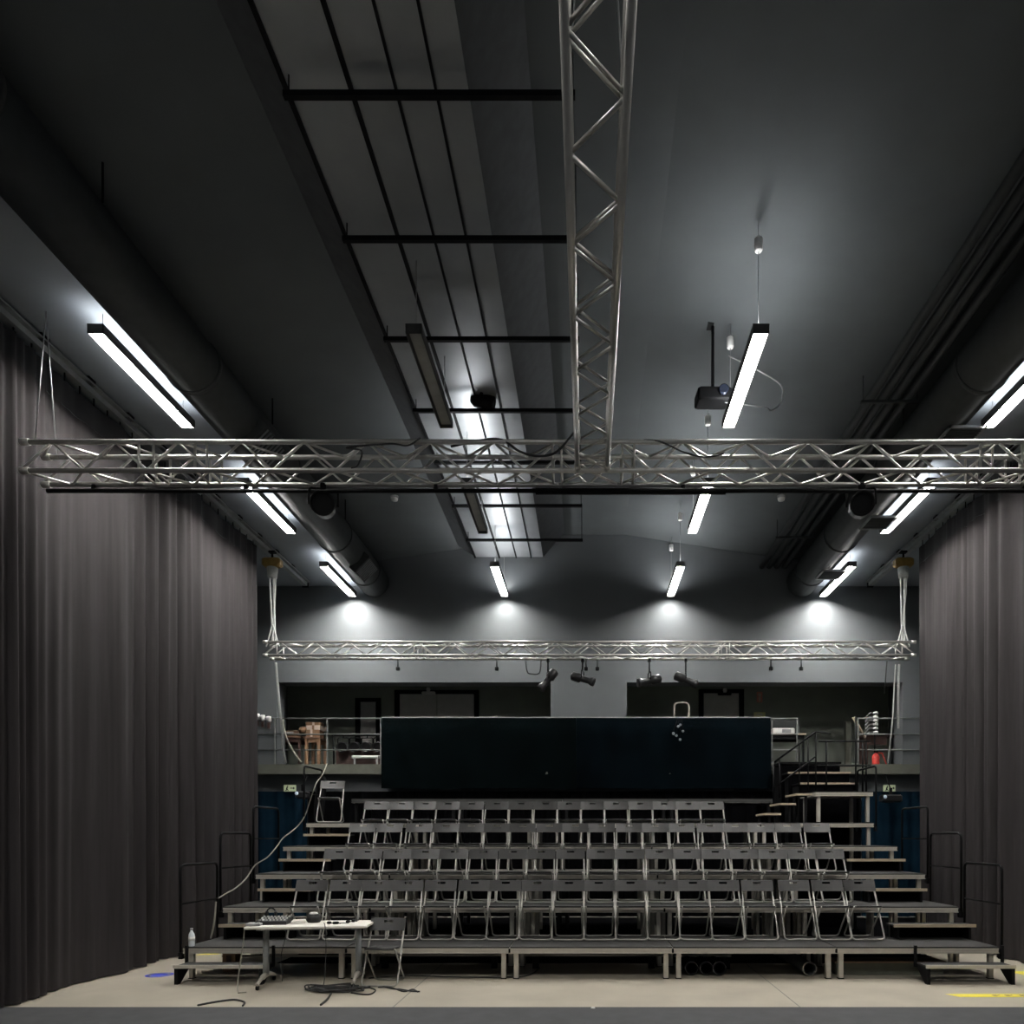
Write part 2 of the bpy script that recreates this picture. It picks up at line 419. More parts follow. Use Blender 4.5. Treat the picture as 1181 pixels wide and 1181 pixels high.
# ------------------------------------------------------------------ trusses
def truss(name, label, loc, rz, L, w, h, pitch, rc, rb, uprights=(), group=None, limit=96):
    t = thing(name, label, 'truss', loc, rz, group)
    for y in (-w / 2, w / 2):
        for z in (-h / 2, h / 2): MB().tube((-L / 2, y, z), (L / 2, y, z), rc, 10).build('chord', 'truss_alu', t)
    cache = {}; segs = []
    n = max(1, round(L / pitch)); p = L / n
    F = lambda y: [((-L / 2 + i * p / 2, y, -h / 2 if i % 2 == 0 else h / 2), (-L / 2 + (i + 1) * p / 2, y, h / 2 if i % 2 == 0 else -h / 2)) for i in range(2 * n)]
    G = lambda z, o: [((-L / 2 + i * p / 2, -w / 2 if (i + o) % 2 == 0 else w / 2, z), (-L / 2 + (i + 1) * p / 2, w / 2 if (i + o) % 2 == 0 else -w / 2, z)) for i in range(2 * n)]
    up = []
    for x in uprights:
        up.append(((x, -w / 2, -h / 2), (x, -w / 2, h / 2))); up.append(((x, w / 2, -h / 2), (x, w / 2, h / 2)))
        up.append(((x, -w / 2, -h / 2), (x, w / 2, -h / 2)))
    segs = up + F(-w / 2) + G(-h / 2, 0) + F(w / 2) + G(h / 2, 1)
    rest = MB()
    for i, (a, b) in enumerate(segs):
        if i >= limit: rest.tube(a, b, rb, 6); continue
        d = Vector(b) - Vector(a); key = tuple(round(q, 4) for q in d)
        if key not in cache: cache[key] = MB().tube((0, 0, 0), d, rb, 6).mesh('brace', 'truss_alu')
        o = bpy.data.objects.new('brace', cache[key]); col.objects.link(o); o.parent = t; o.location = a
    if rest.v: rest.build('rear_braces', 'truss_alu', t)['kind'] = 'stuff'
    for s in (-1, 1):
        for y in (-w / 2, w / 2):
            for z in (-h / 2, h / 2): MB().tube((s * L / 2 - s * .09, y, z), (s * L / 2, y, z), rc * 1.35, 10).build('end_coupler', 'truss_alu', t)
    return t
UPF = (-3.98, -3.86, -.36, -.27, .35, .47, 3.98, 4.10, 4.40, 4.55, -4.4, -4.55)
truss('lattice_truss', 'wide silver lattice truss spanning the hall nearest the camera, above the black pipe', (0, 7.6, 5.605), 0, 11.5, .30, .29, .64, .025, .0125, UPF)
truss('lattice_truss', 'silver lattice truss running toward the camera from the middle of the wide front truss', (.045, 5.24, 5.605), PI / 2, 4.36, .30, .29, .62, .025, .0125, (2.06, 1.93))
truss('lattice_truss', 'silver lattice truss over the seating in front of the gallery, holding black spotlights', (.03, 13.55, 5.18), 0, 11.9, .29, .24, .62, .023, .011, (-5.7, 5.7, -3.2, -3.05, 2.4, 2.55))
for x, (a, b) in (('l', (-5.6, 'left')), ('r', (5.6, 'right'))):
    t = thing('truss_sling', f'thin steel wires holding up the {b} end of the front truss', 'wire', (a, 7.6, 5.76), 0, 'front truss hanging wires')
    MB().tube((0, -.15, 0), (0, 0, 1.42), .006, 5).tube((0, .15, 0), (0, 0, 1.42), .006, 5).build('wire', 'grey_plastic', t)
for yy in (4.0,):
    t = thing('truss_sling', 'thin steel wire holding up the camera end of the middle truss', 'wire', (.045, yy, 5.76), 0)
    MB().tube((-.15, 0, 0), (0, 0, 2.55), .006, 5).tube((.15, 0, 0), (0, 0, 2.55), .006, 5).build('wire', 'grey_plastic', t)

t = thing('lighting_pipe', 'black pipe clamped along the underside of the front truss', 'pipe', (0, 7.75, 5.395), 0)
MB().tube((-5.7, 0, 0), (5.7, 0, 0), .022, 10).build('pipe', 'black', t)
MB().tube((-.55, 0, -.004), (1.45, 0, -.004), .034, 10).build('pipe_sleeve', 'black', t)
for x in (-5.2, -3.6, -1.6, 1.0, 2.9, 4.6): MB().box((x, 0, .035), (.04, .05, .05)).build('clamp', 'black', t)

p0 = [at(520, 515, 7.5), at(560, 507, 7.44), at(580, 508, 7.44), at(600, 521, 7.43), at(622, 526, 7.43), at(642, 521, 7.43), at(662, 499, 7.43)]
tag(MB().path(smooth_pts(p0), .012, 6).build('black_cable', 'rubber'), 'black cable sagging across the front truss, left of the middle truss', 'cable')
p0 = [at(735, 508, 7.44), at(760, 509, 7.43), at(790, 522, 7.43), at(815, 527, 7.43), at(835, 523, 7.43)]
tag(MB().path(smooth_pts(p0), .009, 6).build('black_cable', 'rubber'), 'thin dark cable sagging across the front truss, right of the middle truss', 'cable')
p0 = [at(405, 540, 7.43), at(413, 536, 7.43), at(417, 520, 7.43), at(400, 516, 7.43), at(450, 512, 7.43), at(470, 514, 7.43), at(485, 505, 7.43)]
tag(MB().path(smooth_pts(p0), .009, 6).build('black_cable', 'rubber'), 'black cable looped on the left half of the front truss', 'cable')

# ------------------------------------------------------------------ spotlights
def fresnel(label, loc, yaw, drop):
    """round black lamp, lens facing the camera, hanging in a yoke"""
    t = thing('spotlight', label, 'spotlight', loc, yaw, 'black round spotlights on the front pipe')
    M = RX(PI / 2 + .25)
    MB().lathe([(.09, -.16), (.115, -.13), (.12, .08), (.125, .16), (.105, .16), (.1, .12)], 20, M).build('lamp_body', 'black', t)
    MB().lathe([(.0, .115), (.1, .10)], 20, M).build('lens', 'lens', t)
    MB().path(fillet([(-.145, 0, 0), (-.145, 0, .17), (.145, 0, .17), (.145, 0, 0)], .03), .012, 6).build('yoke', 'black', t)
    MB().tube((0, 0, .17), (0, 0, drop), .016, 8).box((0, 0, drop - .02), (.06, .06, .07)).build('hook_clamp', 'black', t)
    return t
fresnel('black round spotlight hanging under the left half of the front truss', at(373, 583, 7.75), .25, .215)
fresnel('black round spotlight hanging under the right half of the front truss', at(993, 583, 7.75), -.25, .215)

def profile_spot(label, loc, ang, yaw, drop, grp='black profile spotlights on the back truss', L=.46):
    t = thing('profile_spotlight', label, 'spotlight', loc, yaw, grp)
    M = RY(PI / 2 + ang)
    MB().lathe([(.05, -L * .5), (.085, -L * .44), (.09, -L * .1), (.06, -.02), (.058, L * .3), (.08, L * .36), (.082, L * .5), (.06, L * .5)], 14, M).build('lamp_body', 'black_gloss', t)
    MB().lathe([(0, L * .48), (.068, L * .46)], 14, M).build('lens', 'lens', t)
    MB().path(fillet([(0, -.11, 0), (0, -.11, .15), (0, .11, .15), (0, .11, 0)], .03), .01, 6).build('yoke', 'black', t)
    MB().tube((0, 0, .15), (0, 0, drop), .014, 8).box((0, 0, drop - .02), (.05, .05, .06)).build('hook_clamp', 'black', t)
bz = lambda p: 5.05 - p.z
for label, px, py, ang, yaw in (
    ('black spotlight on the back truss tilted steeply down to the left, leftmost of four', 632, 784, 2.25, .2),
    ('black spotlight on the back truss tilted down to the right, second of four', 672, 783, .32, -.2),
    ('black spotlight on the back truss pointing slightly down to the left, third of four', 749, 785, PI - .22, .15),
    ('black spotlight on the back truss tilted down to the right, rightmost of four', 791, 784, .42, -.1)):
    p = at(px, py, 13.68); profile_spot(label, p, ang, yaw, bz(p))
for px, nm in ((459, 'far left of centre'), (573, 'left of the spotlights'), (676, 'just right of the second spotlight'), (689, 'second right of the second spotlight'), (889, 'far right'), (924, 'farthest right')):
    p = at(px, 770, 13.68)
    t = thing('truss_clamp', 'small empty black clamp under the back truss, ' + nm, 'clamp', p, 0, 'empty clamps under the back truss')
    MB().tube((0, 0, 0), (0, 0, 5.05 - p.z), .012, 6).build('bolt', 'black', t)
    MB().box((0, 0, -.02), (.07, .05, .07), None, .01).build('jaw', 'black', t)
p0 = [at(606, 761, 13.7), at(608, 774, 13.7), at(612, 777, 13.7), at(622, 776, 13.7), at(624, 761, 13.7)]
tag(MB().path(smooth_pts(p0), .012, 6).build('black_cable', 'rubber'), 'black cable loop hanging under the back truss left of the spotlights', 'cable')

# dark fixtures near the upper edge of the photo
t = thing('stage_projector', 'black projector hanging under the ceiling above the right half of the front truss', 'projector', at(822, 461, 9.3))
MB().box((0, 0, .02), (.42, .34, .15), RX(.15), .02).build('casing', 'black', t)
MB().lathe([(.05, 0), (.06, .08), (.045, .08)], 14, TR(.1, -.16, 0) @ RX(PI / 2)).build('lens', 'lens', t)
MB().tube((0, 0, .08), (0, 0, .98), .02, 8).box((0, 0, .94), (.14, .14, .03)).build('ceiling_pole', 'black', t)
t.location.z = at(822, 461, 9.3).z
p0 = [at(836, 464, 9.25), at(882, 470, 9.25), at(888, 474, 9.25), at(898, 468, 9.25), at(902, 458, 9.25), at(896, 440, 9.25), at(840, 410, 9.28)]
tag(MB().path(smooth_pts(p0), .008, 6).build('grey_cable', 'grey_plastic'), 'thin grey cable looping beside the black ceiling projector', 'cable')
t = thing('moving_head_lamp', 'black moving head lamp hanging under the silver duct, upper left of centre', 'spotlight', at(557, 462, 10.1))
MB().lathe([(.07, -.16), (.11, -.1), (.11, .1), (.09, .16)], 16, RY(PI / 2 + .3)).build('lamp_head', 'black', t)
MB().path(fillet([(0, -.14, 0), (0, -.14, .13), (0, .14, .13), (0, .14, 0)], .03), .022, 8).build('yoke', 'black', t)
zb = 7.58 - at(557, 462, 10.1).z
MB().box((0, 0, .16), (.3, .24, .08), None, .015).tube((0, 0, .2), (0, 0, zb), .02, 8).build('lamp_base', 'black', t)
# ------------------------------------------------------------------ hoists, ropes
for s, nm in ((-1, 'left'), (1, 'right')):
    px = 316 if s < 0 else 1040
    x = s * 5.9
    t = thing('chain_hoist', f'ochre chain hoist under the {nm} end of the curtain track', 'hoist', (x, 13.75, 6.78), 0, 'chain hoists')
    MB().box((0, 0, .09), (.34, .2, .16), None, .03).build('motor', 'hoist', t)
    MB().lathe([(.0, -.19), (.085, -.19), (.1, 0), (.08, .01)], 14).build('chain_bag', 'rope', t)
    MB().tube((0, 0, .16), (0, 0, .3), .02, 8).box((0, 0, .29), (.12, .1, .03)).build('hook', 'black', t)
    r = thing('hoist_rope', f'pale ropes running from the {nm} hoist down to the back truss', 'rope', (x, 13.75, 6.6), 0, 'hoist ropes')
    for dx, ex in ((-.05, 0.0), (0.02, .04), (.06, -.02)):
        MB().path(smooth_pts([(dx, 0, 0), ((dx + ex) / 2 - s * .01, 0, -.7), (ex - s * .06, -.1, -1.27)]), .016, 7).build('rope_strand', 'rope', r)
    sl = thing('truss_bridle', f'pale sling tied around the {nm} end of the back truss', 'sling', (x - s * .06, 13.62, 5.33), 0, 'truss slings')
    MB().path(smooth_pts([(-.12, 0, -.06), (-.05, 0, .18), (0, 0, .34), (.05, 0, .18), (.12, 0, -.06)]), .014, 7).build('sling_strand', 'rope', sl)
p0 = [(-5.79, 13.62, 5.04), (-5.78, 13.8, 4.5), (-5.72, 15.0, 3.95), (-5.72, 15.85, 3.75), (-5.75, 15.85, 3.34)]
a = [at(318, 764, 13.7), at(322, 810, 13.8), at(325, 840, 14.0), at(326, 862, 14.2), at(330, 880, 14.4)]
tag(MB().path(smooth_pts(a), .022, 7).build('hanging_rope', 'rope'), 'pale rope hanging from the left end of the back truss to the gallery', 'rope')
tag(MB().path(smooth_pts([at(326, 830, 15.85), at(330, 850, 15.85), at(338, 866, 15.85), at(348, 880, 15.85)]), .02, 7).build('white_cable', 'cable_pale'), 'white cable curving down from the left gallery railing to the slab', 'cable')
a = [at(1037, 766, 13.7), at(1036, 800, 13.8), at(1036, 840, 14)]
tag(MB().path(smooth_pts(a), .022, 7).build('hanging_rope', 'rope'), 'straight pale rope hanging below the right end of the back truss, short one', 'rope')
a = [at(1033, 766, 13.7), at(1031, 800, 13.8), at(1029, 835, 13.9), at(1024, 880, 14.2)]
tag(MB().path(smooth_pts(a), .014, 7).build('hanging_rope', 'rope'), 'long thin rope hanging below the right end of the back truss to the gallery', 'rope')
a = [at(1023, 762, 13.72), at(1020, 800, 13.9)]
tag(MB().path(a, .01, 6).build('black_cable', 'rubber'), 'short black cable dangling below the right end of the back truss', 'cable')

# ------------------------------------------------------------------ seating tiers
TY = [9.0, 9.985, 10.97, 11.955, 12.94, 13.925]
TZ = [.4, .8, 1.2, 1.6, 2.0, 2.47]
def make_deck(h, wd, dp, fm, top='deck', leg_m='alu', nleg=True):
    t = bpy.data.objects.new('stage_deck', None); col.objects.link(t); t.empty_display_size = .1
    MB().box((0, dp / 2, h - .011), (wd - .012, dp - .012, .022)).build('deck_board', top, t)
    f = MB()
    for y, sy in ((.02, 1), (dp - .02, -1)):
        f.box((0, y - sy * .004, h - .03), (wd - .004, .032, .026)); f.box((0, y + sy * .003, h - .052), (wd - .004, .024, .02)); f.box((0, y - sy * .004, h - .071), (wd - .004, .032, .020))
    for s in (-1, 1): f.box((s * (wd / 2 - .016), dp / 2, h - .05), (.028, dp - .03, .062))
    for k in (-1, 0, 1): f.box((k * wd / 4, dp / 2, h - .055), (.03, dp - .05, .05))
    f.build('frame', fm, t)
    for sx in (-1, 1):
        for y in (.075, dp - .075):
            lg = MB().box((sx * (wd / 2 - .075), y, (h - .08) / 2 + .005), (.06, .06, h - .09), None, .006).build('leg', leg_m, t)
            MB().box((sx * (wd / 2 - .075), y, .004), (.068, .068, .012)).build('foot', 'black', lg)
    return t
XS = [-3.96, -1.96, .04, 2.04, 4.04]
tier_nm = ['bottom tier', 'second tier up', 'third tier up', 'fourth tier up', 'fifth tier up']
pos_nm = ['leftmost', 'second from left', 'middle', 'fourth from left', 'rightmost']
for k in range(5):
    proto = make_deck(TZ[k], 1.996, .98, 'alu')
    for i, x in enumerate(XS):
        o = proto if i == 0 else copy_tree(proto)
        o.location = (x, TY[k], 0)
        tag(o, f'aluminium framed stage deck of the {tier_nm[k]}, {pos_nm[i]}', 'stage deck', 'stage decks of the ' + tier_nm[k])
        if i < 4:
            MB().box((1.0, -.004, TZ[k] - .045), (.022, .02, .05)).build('joint_clamp', 'black', o)
proto = make_deck(TZ[5], 1.996, .98, 'top_tier_frame', leg_m='black')
for i, x in enumerate((-3.48, -1.48, .52, 2.52)):
    o = proto if i == 0 else copy_tree(proto); o.location = (x, TY[5], 0)
    tag(o, f'dark stage deck of the top tier below the black cloth, {["leftmost", "second from left", "third from left", "rightmost"][i]}', 'stage deck', 'stage decks of the top tier')

# steps at both ends of the tiers
def step(label, x, y, z, base, wd, dp, legs='block', m='wood_edge'):
    t = thing('step', label, 'step', (x, y, base), 0, 'steps at the ends of the tiers'); h = z - base
    MB().box((0, 0, h - .022), (wd - .02, dp - .01, .02)).build('tread', 'deck', t)
    e = MB().box((0, -dp / 2 + .012, h - .02), (wd, .024, .04))
    e.build('nosing', m, t)
    if legs == 'bracket':
        for s in (-1, 1):
            b = MB().prism([(s * (wd / 2 - .03) - .02, -dp / 2 + .01, 0), (s * (wd / 2 - .03) - .02, -dp / 2 + .07, 0), (s * (wd / 2 - .03) - .02, dp / 2 - .02, h - .07), (s * (wd / 2 - .03) - .02, dp / 2 - .02, h - .03), (s * (wd / 2 - .03) - .02, -dp / 2 + .01, h - .03)], (.04, 0, 0))
            b.build('bracket', 'black', t)
            MB().box((s * (wd / 2 + .0), dp / 2 + .0, h + .06), (.03, .03, .26)).build('hook', 'black', t)
    else:
        MB().box((0, .06, (h - .04) / 2), (wd - .1, .02, h - .04)).build('back_board', 'black_cloth_dull', t)
        for s in (-1, 1): MB().box((s * (wd / 2 - .07), 0, (h - .04) / 2), (.03, dp - .06, h - .04)).build('side_board', 'black', t)
for s, nm in ((-1, 'left'), (1, 'right')):
    xx = s * 4.45 + .08
    step(f'black bracketed step on the floor at the {nm} end of the bottom tier', xx, 8.83, .232, 0, 1.06, .3, 'bracket', 'alu')
    for k in range(4):
        if s > 0 and k == 3: continue
        step(f'pale edged half step on the {tier_nm[k]} at its {nm} end', s * (4.52 - (.1 if k == 1 else 0) - (.12 if s < 0 and k == 0 else 0)) + .04, TY[k] + .80, TZ[k] + .2, TZ[k], (1.08, .9, .92, .9)[k] - (.1 if s < 0 else 0), .3)

# black tube guard hoops
def hoop(label, s, k, dy=(.03, .93), ztop=None):
    x = s * 5.0 + .04 + s * .045
    zt = ztop or TZ[k] + 1.0
    t = thing('guard_railing', label, 'railing', (x, TY[k], 0), 0, 'black guard railings')
    MB().path(fillet([(0, dy[0], TZ[k] - .14), (0, dy[0], zt), (0, dy[1], zt), (0, dy[1], TZ[k] - .14)], .09, 6), .017, 8).build('hoop', 'black', t)
    MB().tube((0, dy[0], zt - .48), (0, dy[1], zt - .48), .011, 6).build('mid_rail', 'black', t)
    for y in dy: MB().box((-s * .012, y, TZ[k] - .11), (.045, .06, .08)).build('clamp', 'black', t)
for s, nm in ((-1, 'left'), (1, 'right')):
    for k in (0, 1, 2, 4):
        hoop(f'black tubular guard rail at the {nm} end of the {tier_nm[k]}', s, k)

# ------------------------------------------------------------------ folding chairs
def make_chair():
    t = bpy.data.objects.new('folding_chair', None); col.objects.link(t); t.empty_display_size = .1
    A = fillet([(-.195, .185, .755), (-.212, -.19, .013), (.212, -.19, .013), (.195, .185, .755)], .055, 5)
    MB().path(A, .0115, 8).build('front_frame', 'chair_tube', t)
    B = fillet([(-.178, -.16, .44), (-.180, .215, .013), (.180, .215, .013), (.178, -.16, .44)], .055, 5)
    MB().path(B, .0105, 8).build('rear_frame', 'chair_tube', t)
    # seat: slightly dished plate with rolled edge
    s = MB(); nx, ny = 8, 6; vs = []; fs = []
    for lay in (0, 1):
        for j in range(ny + 1):
            for i in range(nx + 1):
                u, v = i / nx * 2 - 1, j / ny * 2 - 1
                w = .17 - .012 * (v > .9)
                vs.append((u * w, -.02 + v * .175, .452 - .02 * (v + 1) / 2 - .012 * (1 - u * u) * (1 - v * v) - lay * (.018 if max(abs(u), abs(v)) > .9 else .006)))
    n1 = (nx + 1) * (ny + 1)
    for j in range(ny):
        for i in range(nx):
            a = j * (nx + 1) + i; q = (a, a + 1, a + nx + 2, a + nx + 1); fs.append(q); fs.append(tuple(n1 + k for k in q[::-1]))
    rim = [i for i in range(nx + 1)] + [j * (nx + 1) + nx for j in range(1, ny + 1)] + [ny * (nx + 1) + i for i in range(nx - 1, -1, -1)] + [j * (nx + 1) for j in range(ny - 1, 0, -1)]
    for a, b in zip(rim, rim[1:] + rim[:1]): fs.append((a, n1 + a, n1 + b, b))
    s._add(vs, fs, True); s.build('seat', 'chair_seat', t)
    # backrest: curved plate with a hand slot
    zs = [.622, .66, .70, .714, .742, .767]; xs = [-.212, -.15, -.09, -.055, .055, .09, .15, .212]
    b = MB(); vs = []; fs = []; nz, nxx = len(zs), len(xs)
    for lay in (0, 1):
        for z in zs:
            for x in xs:
                vs.append((x, .104 + (z - .622) * .50 + .022 * (1 - (x / .212) ** 2) + lay * .012 - .012, z))
    n1 = nz * nxx; hole = {(3, 3)}
    def quad(j, i): a = j * nxx + i; return (a, a + 1, a + nxx + 1, a + nxx)
    edges = {}
    for j in range(nz - 1):
        for i in range(nxx - 1):
            if (j, i) in hole: continue
            q = quad(j, i); fs.append(q); fs.append(tuple(n1 + k for k in q[::-1]))
            for e in zip(q, q[1:] + q[:1]): edges[e] = 1
    for (a, bb) in list(edges):
        if (bb, a) not in edges: fs.append((bb, a, n1 + a, n1 + bb))
    b._add(vs, fs, False); b.build('backrest', 'chair_back', t)
    MB().tube((-.178, -.15, .43), (.178, -.15, .43), .008, 6).tube((-.19, .02, .425), (.19, .02, .425), .008, 6).build('seat_rod', 'chair_tube', t)
    return t
rows = [
 [343, 382, 419, 453, 491, 529, 565, 602, 638, 673, 709, 745, 781, 816, 854, 897, 935, 972],
 [376, 409, 443, 475, 508, 542, 576, 608, 642, 677, 710, 744, 777, 809, 842, 874, 908, 940],
 [404, 435, 469, 500, 529, 559, 588, 619, 649, 679, 710, 740, 771, 803, 833, 862, 893, 926],
 [422, 450, 477, 504, 531, 560, 588, 616, 643, 670, 697, 725, 752, 780, 807]]
hw = [18, 16, 15, 13.5]
row_nm = ['front row', 'second row', 'third row', 'back row']
chair0 = make_chair(); used = False
rc = random.Random(5)
def put_chair(x, y, z, rz, label, group):
    global used
    o = copy_tree(chair0) if used else chair0
    used = True
    o.location = (x, y, z); o.rotation_euler = (0, 0, rz)
    return tag(o, label, 'chair', group)
for k, r in enumerate(rows):
    yb = TY[k] + .735
    for i, px in enumerate(r):
        x = (px + hw[k] - CX) * (yb + .17) / F_PX
        end = ', at its left end' if i == 0 else ', at its right end' if i == len(r) - 1 else ''
        put_chair(x, yb + rc.uniform(-.012, .012), TZ[k], rc.uniform(-.03, .03),
                  f'grey metal folding chair in the {row_nm[k]}, ' + (f'{ORD[i]} from the left' if not end else end[2:]),
                  f'folding chairs in the {row_nm[k]}')
put_chair(-4.62, 13.22, 2.0, .12, 'lone grey folding chair standing on the fifth tier at the upper left', None)
put_chair(-2.42, 8.74, 0, -.05, 'grey metal folding chair on the floor beside the white table', None)

# ------------------------------------------------------------------ landing, stairs, hand rails to the gallery
lan = make_deck(.55, 1.02, .95, 'alu'); lan.name = 'landing_platform'
lan.location = (4.53, 12.99, 2.0)
tag(lan, 'aluminium framed landing platform on the fifth tier at the upper right', 'platform')
for i, (z, y) in enumerate(((2.79, 14.12), (3.04, 14.62))):
    t = thing('stair_step', f'black stair step with pale wooden edge behind the landing, {["lower", "upper"][i]} one', 'stair step', (4.62 - i * .02, y, 2.47 if False else 0), 0, 'steps up to the gallery')
    MB().box((0, .25, z - .02), (1.14 + i * .1, .5, .03)).build('tread', 'black', t)
    MB().box((0, -.006, z - .018), (1.14 + i * .1, .03, .036)).build('nosing', 'wood_edge', t)
    MB().box((0, .03, z / 2 - .02), (1.1 + i * .1, .02, z - .06)).build('riser', 'black_cloth_dull', t)
    for s in (-1, 1): MB().box((s * .53, .26, z / 2 - .02), (.04, .46, z - .06)).build('side_board', 'black', t)
t = thing('stair_step', 'black top stair step reaching the gallery slab', 'stair step', (4.6, 15.14, 0), 0, 'steps up to the gallery')
MB().box((0, .37, 3.27), (1.24, .74, .04)).build('tread', 'black', t)
MB().box((0, .04, 1.62), (1.2, .03, 3.2)).build('riser', 'black_cloth_dull', t)
for s in (-1, 1): MB().box((s * .57, .4, 1.62), (.04, .6, 3.22)).build('side_board', 'black', t)
for i, (x, z) in enumerate(((3.85, 2.52), (3.56, 2.35), (3.30, 2.17))):
    t = thing('stair_step', f'small open stair step with pale edge left of the landing, {["top", "middle", "lowest"][i]} one', 'stair step', (x, 13.1, 2.0), 0, 'open steps left of the landing')
    MB().box((0, .35, z - 2.02), (.28, .7, .03)).build('tread', 'black', t)
    MB().box((-.135, .35, z - 2.018), (.025, .7, .036)).box((0, -.005, z - 2.018), (.28, .03, .036)).build('nosing', 'wood_edge', t)
    for q in (.06, .64): MB().box((0.05, q, (z - 2.04) / 2), (.04, .04, z - 2.04)).build('post', 'black', t)

t = thing('stair_handrail', 'black sloping handrail of the open steps left of the landing', 'railing', (0, 13.85, 0))
q = lambda px, py: at(px, py, 13.85) - Vector((0, 13.85, 0))
MB().path([q(893, 879), q(941, 844), q(958, 846)], .018, 8).build('top_rail', 'black', t)
MB().path([q(893, 909), q(940, 873)], .016, 8).build('lower_rail', 'black', t)
for px, pt, pb in ((892, 879, 926), (899, 874, 920), (922, 857, 914), (932, 850, 912), (941, 845, 912)): MB().tube(q(px, pt), q(px, pb), .014, 6).build('post', 'black', t)
t = thing('landing_railing', 'black guard rail with posts along the landing and steps, upper right', 'railing', (0, 14.06, 0))
q = lambda px, py: at(px, py, 14.06) - Vector((0, 14.06, 0))
for py in (855, 883): MB().path([q(944, py), q(1004, py)], .017, 8).build('rail', 'black', t)
for px, pt, pb in ((953, 855, 912), (987, 826, 912), (995, 855, 914), (999, 855, 914)): MB().tube(q(px, pt), q(px, pb), .016, 6).build('post', 'black', t)

# ------------------------------------------------------------------ gallery railing, black cloths
def grail(label, x0, x1, posts):
    t = thing('gallery_railing', label, 'railing', (0, 15.97, 3.32), 0, 'gallery railings')
    for z in (1.0, .655, .315): MB().tube((x0, 0, z), (x1, 0, z), .014, 8).build('rail', 'rail_grey', t)
    for x in posts: MB().box((x, 0, .5), (.022, .03, 1.0)).build('post', 'rail_grey', t)
grail('grey three bar gallery railing above the left stairs and behind the black cloths', -7.5, 4.56, (-6.8, -5.66, -4.5, -2.4, 0, 2.2, 4.0, 4.54))
grail('grey three bar gallery railing at the right end behind the lamp stack', 5.85, 7.5, (5.87, 7.4))
def cloth(label, x0, x1, m, seed):
    rnd = random.Random(seed); n, k = 60, 12; vs = []; fs = []; ph = [rnd.uniform(0, 6.28) for _ in range(4)]
    for j in range(k + 1):
        z = 4.345 - 1.555 * j / k
        for i in range(n + 1):
            u = i / n; x = x0 + (x1 - x0) * u
            d = .018 * math.sin(u * 17 + ph[0] + j * .12) + .012 * math.sin(u * 41 + ph[1] - j * .2) + .03 * math.exp(-((u - .06 - j * .012) / .03) ** 2)
            vs.append((x, 15.945 - .05 * min(1, j / 2) - d * (j / k) ** .5, z + .01 * math.sin(u * 9 + ph[2]) * (j / k)))
    for j in range(k):
        for i in range(n):
            a = j * (n + 1) + i; fs.append((a, a + n + 1, a + n + 2, a + 1))
    o = MB(); o._add(vs, fs, True)
    t = thing('black_cloth', label, 'cloth', (0, 0, 0), 0, 'black cloths on the gallery railing')
    o.build('cloth_sheet', m, t)
    MB().box(((x0 + x1) / 2, 15.948, 4.338), (x1 - x0, .02, .022)).build('top_hem', 'grille', t)
cloth('black cloth hung over the left half of the middle gallery railing', -4.46, -.25, 'cloth_black', 3)
cloth('bluish black cloth hung over the right half of the middle gallery railing', -.245, 3.96, 'cloth_blue', 8)

# dark drapes below the gallery
def drape(label, x0, x1, m, y, zt=2.74):
    n = int((x1 - x0) / .04); vs = []; fs = []
    for i in range(n + 1):
        x = x0 + (x1 - x0) * i / n; d = .03 * math.sin(x * 17) + .015 * math.sin(x * 31 + 1)
        vs += [(x, y + d, .01), (x, y + d * .6, zt)]
    for i in range(n): fs.append((2 * i, 2 * i + 2, 2 * i + 3, 2 * i + 1))
    o = MB(); o._add(vs, fs, True); return tag(o.build('drape', m), label, 'drape', 'drapes below the gallery')
drape('dark blue drape below the left end of the gallery', -7.5, -6.15, 'drape_blue', 16.1)
drape('wide black drape behind the seating below the gallery', -6.13, 5.98, 'black_cloth_dull', 16.1)
drape('dark blue drape below the right end of the gallery', 6.0, 7.5, 'drape_blue', 16.1)

tag(MB().prism([(-4.3, 10.15, .001), (5.0, 10.15, .001), (5.0, 11.7, .001), (7.4, 11.7, .001), (7.4, 15.9, .001), (-7.4, 15.9, .001), (-7.4, 11.7, .001), (-4.3, 11.7, .001)], (0, 0, .005)).build('floor_shade', 'black_cloth_dull'), 'black sheet added on the floor as shade beneath the seating tiers', 'shade sheet')  # black sheet stands in for the shade under the decks
# signs
for s, px, nm in ((-1, 334, 'left'), (1, 1026, 'right')):
    p = at(px, 909, 15.98)
    t = thing('exit_sign', f'pale green emergency exit sign under the {nm} end of the gallery', 'sign', p, 0, 'exit signs')
    MB().box((0, .02, 0), (.26, .03, .14), None, .005).build('sign_plate', 'sign_pale', t)
    MB().box((0, .14, .0), (.04, .24, .04)).build('bracket', 'black', t)
    a = MB().box((-.06, .003, -.005), (.03, .006, .06), RY(.3)).box((-.045, .003, .04), (.024, .006, .024)).box((-.075, .003, -.045), (.05, .006, .014), RY(-.5)).box((-.04, .003, -.04), (.04, .006, .014), RY(.9))
    a.box((.045, .003, 0), (.07, .006, .016)).prism([(s * .0 + .08, .0, .03), (.08, .0, -.03), (.11, .0, 0)], (0, .006, 0))
    a.build('pictogram', 'black', t)
p = at(876, 804, 18.58)
t = thing('wall_sign', 'small upright red fire sign on the gallery back wall, right side', 'sign', p)
MB().box((0, 0, 0), (.14, .015, .26)).build('sign_plate', 'sign_red', t)
MB().box((0, -.01, .05), (.07, .006, .08)).box((0, -.01, -.06), (.05, .006, .1)).build('pictogram', 'carton_pale', t)
p = at(876, 824, 18.58)
